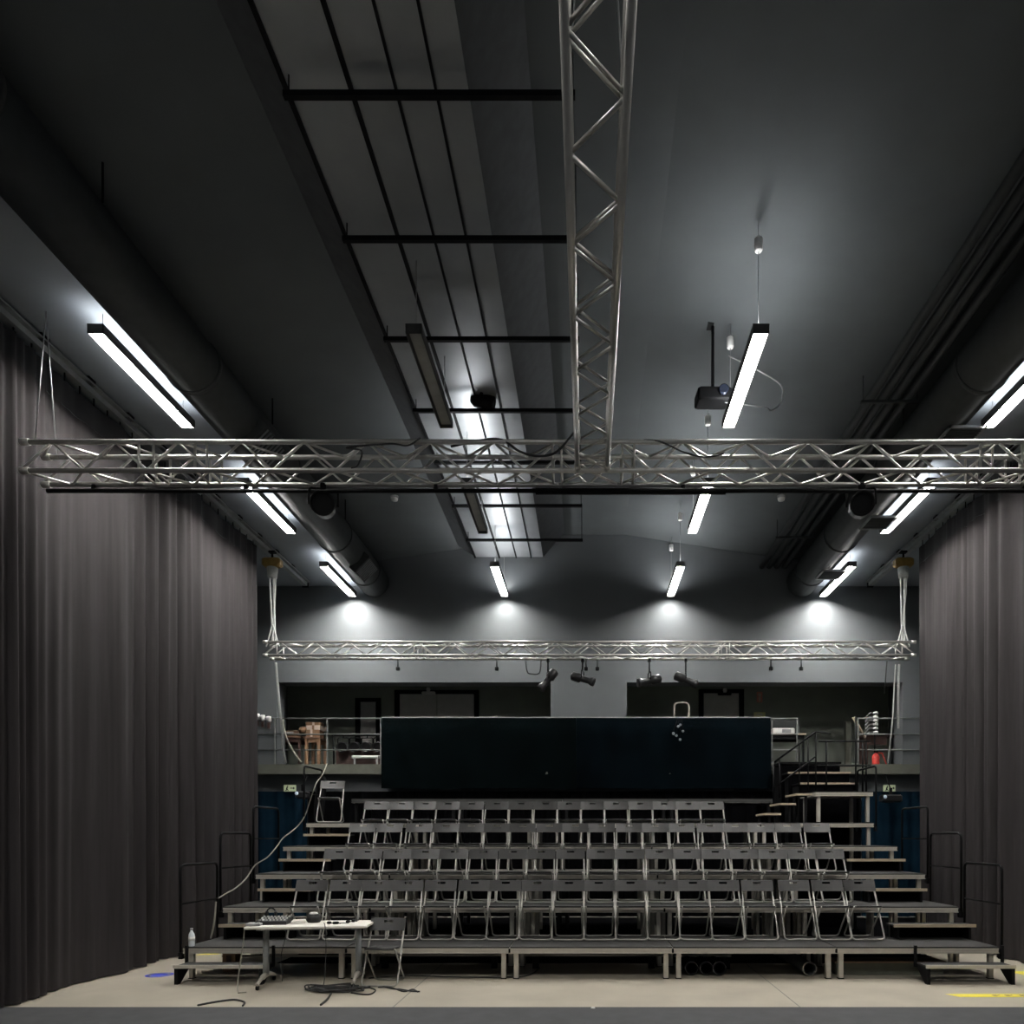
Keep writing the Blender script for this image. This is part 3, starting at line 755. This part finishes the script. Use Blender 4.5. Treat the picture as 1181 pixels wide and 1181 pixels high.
t = thing('wall_sign', 'small wide pale yellow sign on the gallery wall under the red one', 'sign', p)
MB().box((0, 0, 0), (.29, .015, .11)).build('sign_plate', 'sign_yellow', t)
MB().box((-.03, -.01, 0), (.1, .006, .03)).prism([(.03, -.013, .035), (.03, -.013, -.035), (.09, -.013, 0)], (0, .006, 0)).build('pictogram', 'white', t)
for px, py, nm, mm in ((494, 799, 'white', 'white'), (836, 800, 'black', 'black')):
    t = thing('emergency_lamp', f'{nm} emergency lamp above the gallery door', 'lamp', at(px, py, 18.5), 0)
    MB().box((0, .04, 0), (.34, .1, .07), None, .015).build('lamp_case', mm, t)
    MB().lathe([(.04, -.05), (.055, 0), (.04, .05)], 12, TR(0, -.01, .08)).build('lamp_head', 'white', t)

# ------------------------------------------------------------------ things on the gallery
def table4(name, label, x0, x1, y0, y1, zb, zt, top, legm, group=None, apron=True, lt=.05):
    t = thing(name, label, 'table', ((x0 + x1) / 2, (y0 + y1) / 2, zb), 0, group); h = zt - zb; w, d = x1 - x0, y1 - y0
    MB().box((0, 0, h - .018), (w, d, .036), None, .006).build('table_top', top, t)
    for a in (-1, 1):
        for b in (-1, 1): MB().box((a * (w / 2 - .05), b * (d / 2 - .05), (h - .036) / 2), (lt, lt, h - .036)).build('leg', legm, t)
    if apron:
        m = MB()
        for b in (-1, 1): m.box((0, b * (d / 2 - .05), h - .08), (w - .12, .02, .09))
        m.build('apron', legm, t)
    return t
GZ = 3.32
table4('wooden_table', 'brown wooden table on the left gallery beside the curtain', -7.45, -6.48, 16.6, 17.2, GZ, 4.02, 'wood', 'wood_dark')
table4('wooden_stand', 'small open wooden stand on the left gallery under the cartons', -6.4, -6.02, 16.55, 17.05, GZ, 4.0, 'wood', 'carton', None, True, .06)
t = thing('equipment_case', 'long brown flat case lying on the left gallery table', 'case', (-6.98, 16.85, 4.02))
MB().box((0, 0, .07), (.9, .4, .14), None, .02).build('case_body', 'wood', t)
MB().box((.1, -.205, .09), (.42, .012, .04)).build('label_strip', 'grey_plastic', t)
MB().path(fillet([(-.3, -.2, .05), (-.3, -.25, .05), (-.15, -.25, .05), (-.15, -.2, .05)], .03), .01, 6).build('handle', 'black', t)
for i, (x, y, z, w, d, h, rz, nm, m) in enumerate((
        (-6.26, 16.8, 4.0, .36, .36, .17, .05, 'lowest', 'carton'), (-6.2, 16.8, 4.17, .32, .34, .10, -.08, 'middle', 'carton_pale'), (-6.24, 16.82, 4.27, .34, .3, .08, .1, 'topmost', 'carton'))):
    t = thing('cardboard_box', f'cardboard box on the left gallery stand, {nm} of the stack', 'box', (x, y, z), rz, 'cartons on the gallery')
    MB().box((0, 0, h / 2), (w, d, h), None, .004).build('carton', m, t)
    MB().box((0, -.001, h / 2), (.05, d + .004, h + .004)).build('packing_tape', 'carton_pale' if m == 'carton' else 'carton', t)
t = thing('desk_lamp', 'small brown round lamp on the left gallery between case and cartons', 'lamp', (-6.42, 16.62, 4.02))
MB().lathe([(.06, 0), (.06, .015), (.015, .025), (.012, .1)], 12).build('base', 'black', t)
MB().lathe([(.03, 0), (.07, .03), (.085, .09), (.07, .12), (0, .13)], 14, TR(0, -.02, .08) @ RX(.5)).build('lamp_shade', 'carton', t)
for i, px in enumerate((297, 303, 310)):
    t = thing('wall_lamp', f'small white spotlight on the wall by the left gallery, {["nearest the curtain", "middle of three", "right of three"][i]}', 'lamp', at(px, 827 + i * 1.5, 15.97), 0, 'white spotlights by the curtain')
    MB().lathe([(.02, -.07), (.055, -.04), (.06, .06), (.04, .07)], 12, RX(.5)).build('lamp_head', 'white', t)
    MB().box((0, .0, -.12), (.05, .03, .14)).build('bracket', 'wood_dark', t)
for i in range(4):
    x = -5.52 + i * .27
    t = thing('par_lamp', f'black can lamp on the left gallery rack behind the railing, {ORD[i]} from the left', 'spotlight', (x, 16.6, 3.78), 0, 'black can lamps on the rack')
    MB().lathe([(.06, -.14), (.1, -.1), (.11, .1), (.12, .14), (.1, .14), (.095, .1)], 16, RX(PI / 2 + .2)).build('lamp_body', 'black_gloss', t)
    MB().lathe([(0, .1), (.095, .09)], 16, RX(PI / 2 + .2)).build('lens', 'lens', t)
    MB().path(fillet([(-.125, 0, 0), (-.125, 0, .2), (.125, 0, .2), (.125, 0, 0)], .03), .012, 6).tube((0, 0, .2), (0, 0, .25), .012, 6).build('yoke', 'black', t)
t = thing('lamp_rack', 'low black pipe rack carrying the can lamps on the left gallery', 'rack', (-5.12, 16.6, GZ))
MB().tube((-.66, 0, .72), (.66, 0, .72), .02, 8).build('top_bar', 'black', t)
for s in (-1, 1): MB().tube((s * .62, 0, .02), (s * .62, 0, .72), .018, 8).box((s * .62, 0, .015), (.05, .5, .03)).build('post', 'black', t)
MB().box((0, .12, .22), (1.2, .02, .4)).build('back_panel', 'wood_dark', t)
t = thing('tube_lamp', 'white tube lamp lying along the foot of the left gallery rack', 'lamp', (-4.95, 16.4, 3.53))
MB().tube((-.28, 0, 0), (.28, 0, 0), .035, 10).build('tube', 'white', t)
for s in (-1, 1): MB().tube((s * .28, 0, 0), (s * .31, 0, 0), .038, 10).box((s * .25, 0, -.115), (.03, .06, .19)).build('end_cap', 'grey_plastic', t)
# ladder top above the cloth
t = thing('step_ladder', 'silver step ladder standing on the gallery behind the cloth, rounded top showing', 'ladder', (at(786, 830, 16.4).x, 16.4, GZ))
MB().path(fillet([(-.17, -.1, .0), (-.165, 0, 1.42), (.165, 0, 1.42), (.19, -.1, 0)], .1, 6), .02, 8).build('front_frame', 'alu', t)
MB().path([(-.15, .35, 0), (-.15, .02, 1.2)], .016, 8).path([(.15, .35, 0), (.15, .02, 1.2)], .016, 8).build('rear_frame', 'alu', t)
for z in (.25, .5, .75, 1.0): MB().box((0, -.1 + z * .07, z), (.32, .09, .025)).build('tread', 'alu', t)
t = thing('cable_bundle', 'small hook of silver clamps dangling at the top of the right black cloth', 'clamps', at(786, 829, 15.84))
for i in range(7):
    p = Vector((random.uniform(-.2, .2), 0, -.1 - random.uniform(0, .42)))
    MB().path([(p.x * .5, .0, .0), (p.x, -.01, p.z + .05)], .004, 4).build('cord', 'black', t)
    MB().box(p, (.05, .04, .05), RY(random.uniform(0, 1)), .01).build('clamp', 'grey_leg', t)
p = at(567, 828, 16.25)
t = thing('chair_frame', 'single pale metal stand top peeking over the left black cloth', 'stand', (p.x, p.y, GZ))
MB().path(fillet([(-.12, 0, 0), (-.12, 0, 1.03), (.12, 0, 1.10), (.12, 0, 0)], .02), .014, 6).build('frame', 'alu', t)
for s in (-1, 1): MB().box((s * .12, 0, .012), (.05, .3, .024)).build('foot', 'black', t)
# right gallery table with projector
table4('side_table', 'pale topped table on the right gallery beside the black cloth', 3.75, 4.9, 16.5, 17.1, GZ, 4.07, 'wood_edge', 'black', None, True, .035)
t = thing('white_projector', 'white box projector on the right gallery table', 'projector', (4.42, 16.75, 4.07))
MB().box((0, 0, .07), (.5, .34, .13), None, .02).build('casing', 'white', t)
MB().box((.06, -.172, .065), (.2, .012, .08)).build('front_grille', 'grey_plastic', t)
for a in (-.18, .18): MB().lathe([(.02, 0), (.02, .012)], 8, TR(a, -.1, 0)).build('foot', 'black', t)
t = thing('glass_screen', 'clear framed panel standing on the right gallery table behind the projector', 'panel', (4.45, 16.98, 4.07))
fr = MB()
for a, b in (((-.42, 0, .0), (-.42, 0, .37)), ((-.42, 0, .37), (.42, 0, .37)), ((.42, 0, .37), (.42, 0, 0))): fr.tube(a, b, .012, 6)
fr.build('frame', 'grey_leg', t)
MB().box((0, 0, .18), (.82, .006, .35)).build('panel_sheet', 'duct', t)
t = thing('wall_post', 'grey square post on the right gallery behind the leaning timber', 'post', (at(978, 850, 17.2).x, 17.2, GZ))
MB().box((0, 0, .56), (.14, .1, 1.12)).build('post_body', 'slab', t); MB().box((0, 0, .01), (.22, .18, .02)).build('base_plate', 'black', t)
p1, p2 = at(984, 827, 16.2), at(998, 851, 16.2)
tag(MB().path([p1, p2], .032, 4).build('timber_batten', 'wood_edge'), 'pale timber batten leaning on the right gallery railing', 'batten')
t = thing('brown_table', 'dark brown table on the right gallery under the lamp stack', 'table', (6.62, 16.75, GZ))
MB().box((0, 0, .72), (.8, .5, .035)).build('table_top', 'wood_dark', t)
MB().box((-.34, .0, .35), (.04, .44, .7)).box((-.12, -.2, .6), (.44, .02, .2)).build('side_panel', 'wood_dark', t)
MB().tube((.36, -.2, 0), (.36, -.2, .7), .015, 6).tube((.36, .2, 0), (.36, .2, .7), .015, 6).build('leg', 'grey_leg', t)
t = thing('lamp_stand', 'black stand stacked with small white lamp heads on the right gallery', 'lamp stand', (at(1010, 850, 16.3).x, 16.3, GZ))
MB().tube((0, .06, 0), (0, .06, 1.22), .016, 8).build('pole', 'black', t)
MB().box((0, .06, .012), (.3, .3, .024)).build('base', 'black', t)
for i in range(6):
    z = 1.17 - i * .085
    h = MB().lathe([(.02, -.02), (.055, -.015), (.05, .025), (.02, .04)], 12, TR(0, 0, z)).build('lamp_head', 'white', t)
    MB().path(smooth_pts([(-.01, .03, z), (-.12, .03, z + .01), (-.22, .03, z - .1)]), .012, 6).build('arm', 'grey_plastic', h)
t = thing('red_extinguisher', 'red fire extinguisher like bottle on the right gallery under the brown table', 'extinguisher', (at(1010, 870, 16.25).x, 16.25, GZ))
MB().lathe([(.07, 0), (.08, .03), (.08, .2), (.05, .25), (.025, .27), (.025, .29)], 16).build('bottle', 'red', t)
MB().box((0, -.02, .3), (.05, .1, .03)).build('valve', 'black', t)
MB().path(smooth_pts([(.02, 0, .29), (.13, -.02, .27), (.16, -.02, .2), (.22, -.04, .03)]), .014, 6).build('hose', 'red', t)
a = [at(1040, 858, 16.1), at(1048, 870, 16.1), at(1046, 876, 16.1), at(1038, 882, 16.1)]
tag(MB().path(smooth_pts(a), .014, 6).build('pale_cable', 'cable_pale'), 'pale cable drooping from the brown table on the right gallery', 'cable')
# moving heads below the gallery
for px, py, nm in ((1024, 921, 'right'), (346, 917, 'left')):
    p = at(px, py, 15.7)
    t = thing('hanging_spotlight', f'black spotlight with a glint painted on its lens hanging below the {nm} gallery slab', 'spotlight', p, 0, 'spotlights below the gallery')
    MB().box((.06, 0, 0), (.42 if nm == 'right' else .25, .26, .16), None, .03).build('lamp_body', 'black_gloss', t)
    MB().lathe([(.0, .02), (.03, .015), (.04, 0)], 14, TR(-.11 if nm == 'right' else -.02, -.135, .03) @ RX(PI / 2)).build('lens', 'lens_glint', t)
    MB().box((.06, .0, .14), (.05, .05, .16)).tube((.06, 0, .2), (.06, .3, 3.105 - p.z), .014, 6).build('bracket', 'black', t)

# ------------------------------------------------------------------ pale hose draped over the left guard rails
X = -5.02
pp = [at(377, 881, 13.9), at(372, 893, 13.7), at(364, 905, 13.45), at(357, 925, 13.2), at(352, 940, 13.0), at(345, 951, 12.75), at(335, 960, 12.4), at(326, 967, 12.05), at(318, 978, 11.7), at(308, 989, 11.4), at(294, 998, 11.02), at(284, 1013, 10.7), at(272, 1024, 10.4), at(260, 1031, 10.08), at(252, 1036, 9.9)]
tag(MB().path(smooth_pts([Vector((p.x + .0, p.y, p.z)) for p in pp]), .0105, 8).build('pale_hose', 'cable_pale'), 'pale cable draped down over the left guard rails from the gallery', 'cable')
tag(MB().path(smooth_pts([at(249, 1040, 9.86), at(248, 1055, 9.8), at(246, 1070, 9.75), at(243, 1082.5, 9.72)]), .012, 7).build('pale_hose', 'cable_pale'), 'short pale cable end hanging to the left corner of the bottom tier', 'cable')
t = thing('black_jacket', 'black cloth bundle hanging at the left end of the gallery slab', 'cloth', at(375, 897, 13.55))
t.location = at(377, 903, 13.75)
MB().path(smooth_pts([(-.12, 0, .12), (-.1, 0, 0), (-.13, 0, -.35), (-.16, 0, -.75)]), [.06, .07, .08, .08, .09, .09, .09, .1, .1, .1, .1, .1, .1, .1, .1, .1, .09, .08, .07][:19], 8).build('cloth_fold', 'black', t)

# ------------------------------------------------------------------ front table and what is on it
tc_, rz = Vector((-3.265, 8.72, 0)), math.radians(6)
t = thing('folding_table', 'white topped folding table on the floor at the left in front of the tiers', 'table', tc_, rz)
MB().box((0, 0, .707), (1.37, .58, .032), None, .008).build('table_top', 'table_top', t)
MB().box((0, 0, .672), (1.1, .06, .045)).build('cross_beam', 'grey_leg', t)
for s in (-1, 1):
    x = s * .53
    lg = MB().path([(x, 0, .12), (x, 0, .68)], .035, 10).box((x, 0, .682), (.06, .5, .02)).build('leg', 'grey_leg', t)
    MB().path(smooth_pts([(x, -.32, .065), (x, -.18, .105), (x, 0, .125), (x, .18, .105), (x, .32, .065)]), [.022] * 8 + [.032] * 9 + [.022] * 8, 8).build('foot', 'alu', lg)
    for y in (-.3, .3):
        MB().lathe([(.026, -.015), (.03, 0), (.026, .015)], 12, TR(x, y, .03) @ RY(PI / 2)).tube((x, y, .03), (x, y, .07), .01, 6).build('castor', 'black', lg)
Mt = TR(*tc_) @ RZ(rz)
def on_table(px, py_off, dy=0.):
    x = (px - CX) * 8.65 / F_PX
    lx = (x - tc_.x); return Mt @ Vector((lx, dy, .723))
p = on_table(315, 0, .02)
t = thing('mixing_console', 'black mixing console on the left end of the white table', 'mixer', p, rz)
MB().prism([(-.17, -.14, 0), (-.17, .14, 0), (-.17, .14, .075), (-.17, -.14, .04)], (.34, 0, 0)).build('console_body', 'black_gloss', t)
k = MB()
for i in range(8):
    for j in range(3):
        k.box((-.14 + i * .04, -.1 + j * .09, .054 + j * .0115), (.018, .022, .014))
k.build('knob', 'white', t)['kind'] = 'stuff'
t = thing('small_controller', 'small grey controller at the near left corner of the white table', 'controller', on_table(299, 0, -.19), rz)
MB().box((0, 0, .018), (.16, .09, .03), None, .006).build('casing', 'grey_plastic', t)
MB().box((-.03, 0, .035), (.06, .06, .006)).box((.045, .0, .035), (.03, .03, .008)).build('button', 'white', t)
t = thing('headphones', 'black headphones standing on the mixing console', 'headphones', on_table(308, 0, .12) + Vector((0, 0, .075)), rz)
MB().path([(.05 * math.cos(a), 0, .045 + .055 * math.sin(a)) for a in [PI * q / 12 for q in range(13)]], .009, 6).build('headband', 'black', t)
for s in (-1, 1): MB().lathe([(.02, -.012), (.033, -.008), (.033, .01), (.02, .014)], 12, TR(s * .05, 0, .036) @ RY(PI / 2)).build('ear_cup', 'black_gloss', t)
t = thing('gear_bag', 'round grey and black bag on the middle of the white table', 'bag', on_table(357, 0, .1), rz)
MB().lathe([(.0, 0), (.07, 0), (.09, .03), (.085, .07), (.055, .105), (.0, .118)], 16).build('bag_body', 'chair_seat', t)
MB().lathe([(.055, .1), (.04, .118), (0, .125)], 14, TR(.0, -.01, .003)).build('bag_lid', 'white', t)
t = thing('paper_stack', 'sheaf of white paper on the white table beside the round bag', 'paper', on_table(341, 0, .05), rz + .2)
MB().box((0, 0, .012), (.16, .2, .024)).box((.01, .01, .03), (.14, .2, .008), RZ(.1).to_3x3()).build('sheet', 'table_top', t)
for i, (px, dy, w_, nm) in enumerate(((379, -.1, .05, 'left'), (387, -.13, .07, 'larger, middle'), (398, .0, .05, 'right'), (403, .08, .08, 'flat, farthest'))):
    t = thing('power_adapter', f'small black adapter on the right half of the white table, {nm} one', 'adapter', on_table(px, 0, dy), rz + i * .5, 'small black adapters on the table')
    MB().box((0, 0, .017), (w_, .04, .03), None, .008).build('casing', 'black', t)
    MB().path(smooth_pts([(w_ / 2, 0, .01), (w_ / 2 + .06, .03, .008), (w_ / 2 + .11, -.02, .008)]), .005, 5).build('lead', 'rubber', t)
# cables hanging from the table
def tcable(name, label, pts, r=.006, m='rubber'):
    return tag(MB().path(smooth_pts(pts), r, 6).build(name, m), label, 'cable')
lx = lambda x, y, z: Mt @ Vector((x, y, z))
tcable('table_cable', 'pale cable hanging from the left corner of the white table to the floor', [lx(-.63, -.22, .730), lx(-.69, -.22, .727), lx(-.705, -.22, .6), lx(-.73, -.24, .35), lx(-.735, -.33, .1), lx(-.70, -.42, .012), lx(-.66, -.46, .012), lx(-.6, -.44, .012)], .007, 'cable_pale')
tcable('table_cable', 'thin black cable hanging from the middle of the white table to the cable heap', [lx(.2, -.28, .757), lx(.22, -.312, .72), lx(.23, -.315, .5), lx(.22, -.315, .2), lx(.2, -.34, .02), lx(.16, -.4, .01)], .005)
tcable('table_cable', 'thin black cable hanging down behind the left leg of the white table', [lx(-.38, .28, .757), lx(-.385, .318, .74), lx(-.42, .33, .62), lx(-.4, .33, .55), lx(-.42, .2, .3), lx(-.38, .12, .02)], .005)
heap = MB(); rh = random.Random(4); c0 = at(387, 1143, 8.35)
pts = []
for i in range(64):
    a = i * .95; rr = .10 + .16 * rh.random()
    pts.append((c0.x + rr * 1.5 * math.cos(a), 8.37 + rr * .75 * math.sin(a), .012 + .05 * rh.random() * (1 - i / 90)))
heap.path(smooth_pts(pts, 4), .0085, 6)
tag(heap.build('cable_heap', 'rubber'), 'tangled heap of black cable on the floor below the white table', 'cable')
f = lambda px, py: Vector(at(px, py, F_PX * CAM_Z / (py - CY)).to_tuple()[:2] + (.01,))
tcable('floor_cable', 'black cable running from the cable heap toward the foreground', [f(384, 1140), f(381, 1148), f(377, 1154), f(370, 1160)], .013)
tcable('floor_cable', 'black cable trailing on the floor in front of the lone chair', [f(405, 1146), f(425, 1148), f(433, 1143), f(424, 1139), f(440, 1138.5), f(452, 1141), f(462, 1142), f(474, 1144), f(484, 1144.5)], .009)
tcable('floor_cable', 'black plug end lying knotted on the floor right of the lone chair', [f(436, 1139.5), f(446, 1139), f(455, 1141), f(466, 1144.5), f(476, 1142), f(482, 1145)], .008)
tcable('floor_cable', 'thin brown cable curving across the floor at the lower left', [f(228, 1160.5), f(240, 1158), f(255, 1155.5), f(270, 1154), f(280, 1156), f(282, 1158), f(280, 1161)], .011)
tcable('floor_cable', 'long thin black cable lying along the floor below the front decks', [f(425, 1129), f(470, 1126), f(520, 1127.5), f(580, 1128), f(605, 1126.5), f(617, 1122), f(622, 1117)], .008)
# bottle on the deck corner
t = thing('water_bottle', 'clear plastic water bottle on the left corner of the bottom tier', 'bottle', (at(221, 1089, 9.07).x, 9.07, .4))
MB().lathe([(.033, 0), (.036, .01), (.036, .13), (.03, .155), (.014, .185), (.014, .2)], 16).build('bottle_body', 'water', t)
MB().lathe([(.0372, .07), (.0372, .115)], 16).build('paper_band', 'white', t)
MB().lathe([(.016, .198), (.016, .222)], 12).build('cap', 'grey_plastic', t)

# ------------------------------------------------------------------ things stored under the decks and floor marks
for i, px in enumerate((797, 814, 829)):
    x = (px - CX) * 9.3 / F_PX
    t = thing('storage_tube', f'black hollow tube lying under the front decks, {["left", "middle", "right"][i]} of three together', 'tube', (x, 9.22, .095), 0, 'black tubes under the decks')
    MB().lathe([(.068, 0), (.078, 0), (.078, 1.9), (.068, 1.9), (.068, 0)], 18, RX(-PI / 2), False).build('tube_wall', 'black', t)
    MB().lathe([(.079, .02), (.083, .02), (.083, .06), (.079, .06)], 18, RX(-PI / 2), False).build('rim', 'grey_plastic', t)
t = thing('storage_tube', 'wide grey hollow tube with a pale rim lying alone under the front decks', 'tube', ((934 - CX) * 9.2 / F_PX, 9.2, .095), -.0, 'black tubes under the decks')
MB().lathe([(.072, 0), (.082, 0), (.082, 2.2), (.072, 2.2), (.072, 0)], 18, RX(-PI / 2), False).build('tube_wall', 'duct', t)
MB().lathe([(.083, 0), (.088, 0), (.088, .03), (.083, .03)], 18, RX(-PI / 2), False).build('rim', 'alu', t)
t = thing('long_board', 'long dark flat case lying under the right end of the bottom tier', 'case', (3.82, 9.45, 0))
MB().box((0, 0, .08), (1.36, .3, .16), None, .008).build('case_body', 'slab', t)
MB().box((0, -.01, .165), (1.4, .32, .02)).build('case_lid', 'wood', t)
t = thing('cardboard_box', 'small brown cardboard box on the floor under the left front deck', 'box', ((263 - CX) * 9.5 / F_PX, 9.6, 0), .1)
MB().box((0, 0, .13), (.16, .2, .26), None, .005).build('carton', 'carton', t)
MB().box((0, -.101, .14), (.06, .006, .16)).build('hand_hole', 'wood_dark', t)
for i, (x0, x1, y) in enumerate(((-4.85, -3.1, 9.75), (-2.85, -1.1, 9.8), (-.85, 1.0, 9.8), (1.15, 1.9, 9.75))):
    t = thing('cross_tube', f'pale metal cross tube lying on blocks under the bottom tier, {ORD[i]} from the left', 'tube', ((x0 + x1) / 2, y, .0), 0, 'cross tubes under the decks')
    MB().tube((-(x1 - x0) / 2, 0, .17), ((x1 - x0) / 2, 0, .17), .016, 8).build('tube', 'alu', t)
    for s in (-1, 1): MB().box((s * (x1 - x0) / 2.4, 0, .077), (.08, .1, .154)).build('block', 'black', t)
def tape(label, poly, m='yellow', marks=None):
    t = thing('floor_tape', label, 'tape', (0, 0, 0), 0, 'yellow floor tapes' if m == 'yellow' else None)
    MB().prism([(x, y, .0008) for x, y in poly], (0, 0, .0022)).build('tape_strip', m, t)
    if marks:
        k = MB()
        for x in marks: k.box((x, (poly[0][1] + poly[2][1]) / 2, .0035), (.05, .045, .001)).box((x + .05, (poly[0][1] + poly[2][1]) / 2 + .012, .0035), (.02, .02, .001))
        k.build('mark', 'wood', t)
tape('yellow tape strip on the floor in front of the right step', [(3.97, 8.17), (4.06, 8.02), (6.5, 8.02), (6.5, 8.17)], 'yellow', (4.32 + .16, 4.62, 4.78, 4.94, 5.2))
tape('yellow tape patch on the floor beside the right curtain', [(5.42, 9.55), (5.55, 9.25), (5.85, 9.2), (5.85, 9.55)])
tape('yellow tape piece on the floor behind the left step of the bottom tier', [(-5.80, 10.85), (-5.50, 10.95), (-5.40, 11.35), (-5.62, 11.2)])
t = thing('floor_sticker', 'round blue sticker on the floor beside the left curtain', 'sticker', (at(184, 1124.5, 9.3).x, 9.3, .001))
MB().lathe([(.16, 0), (.16, .002)], 28).build('disc', 'blue', t)
MB().lathe([(.1, .0022), (.13, .0022), (.13, .003), (.1, .003)], 28, None, False).build('ring', 'grey_leg', t)
t = thing('white_marker', 'tiny white dot on the grey mat near its far edge', 'marker', (at(684, 1163.5, 7.48).x, 7.48, .006))
MB().lathe([(.022, 0), (.022, .006), (.012, .012)], 12).build('disc', 'white', t)

# ------------------------------------------------------------------ light, camera
wd = bpy.data.worlds.new('World'); sc.world = wd; wd.use_nodes = True
wd.node_tree.nodes['Background'].inputs[0].default_value = (.75, .82, .9, 1)
wd.node_tree.nodes['Background'].inputs[1].default_value = .10
cam = bpy.data.cameras.new('Camera'); co = bpy.data.objects.new('Camera', cam); col.objects.link(co)
co.location = (0, 0, CAM_Z); co.rotation_euler = (PI / 2, 0, 0)
cam.sensor_width = 36; cam.lens = F_PX / 1181 * 36
cam.shift_x = -(CX - 590.5) / 1181; cam.shift_y = (CY - 590.5) / 1181
cam.clip_start = .05; cam.clip_end = 100
sc.camera = co
sc.view_settings.view_transform = 'Standard'
sc.view_settings.look = 'None'
sc.view_settings.exposure = 0.45
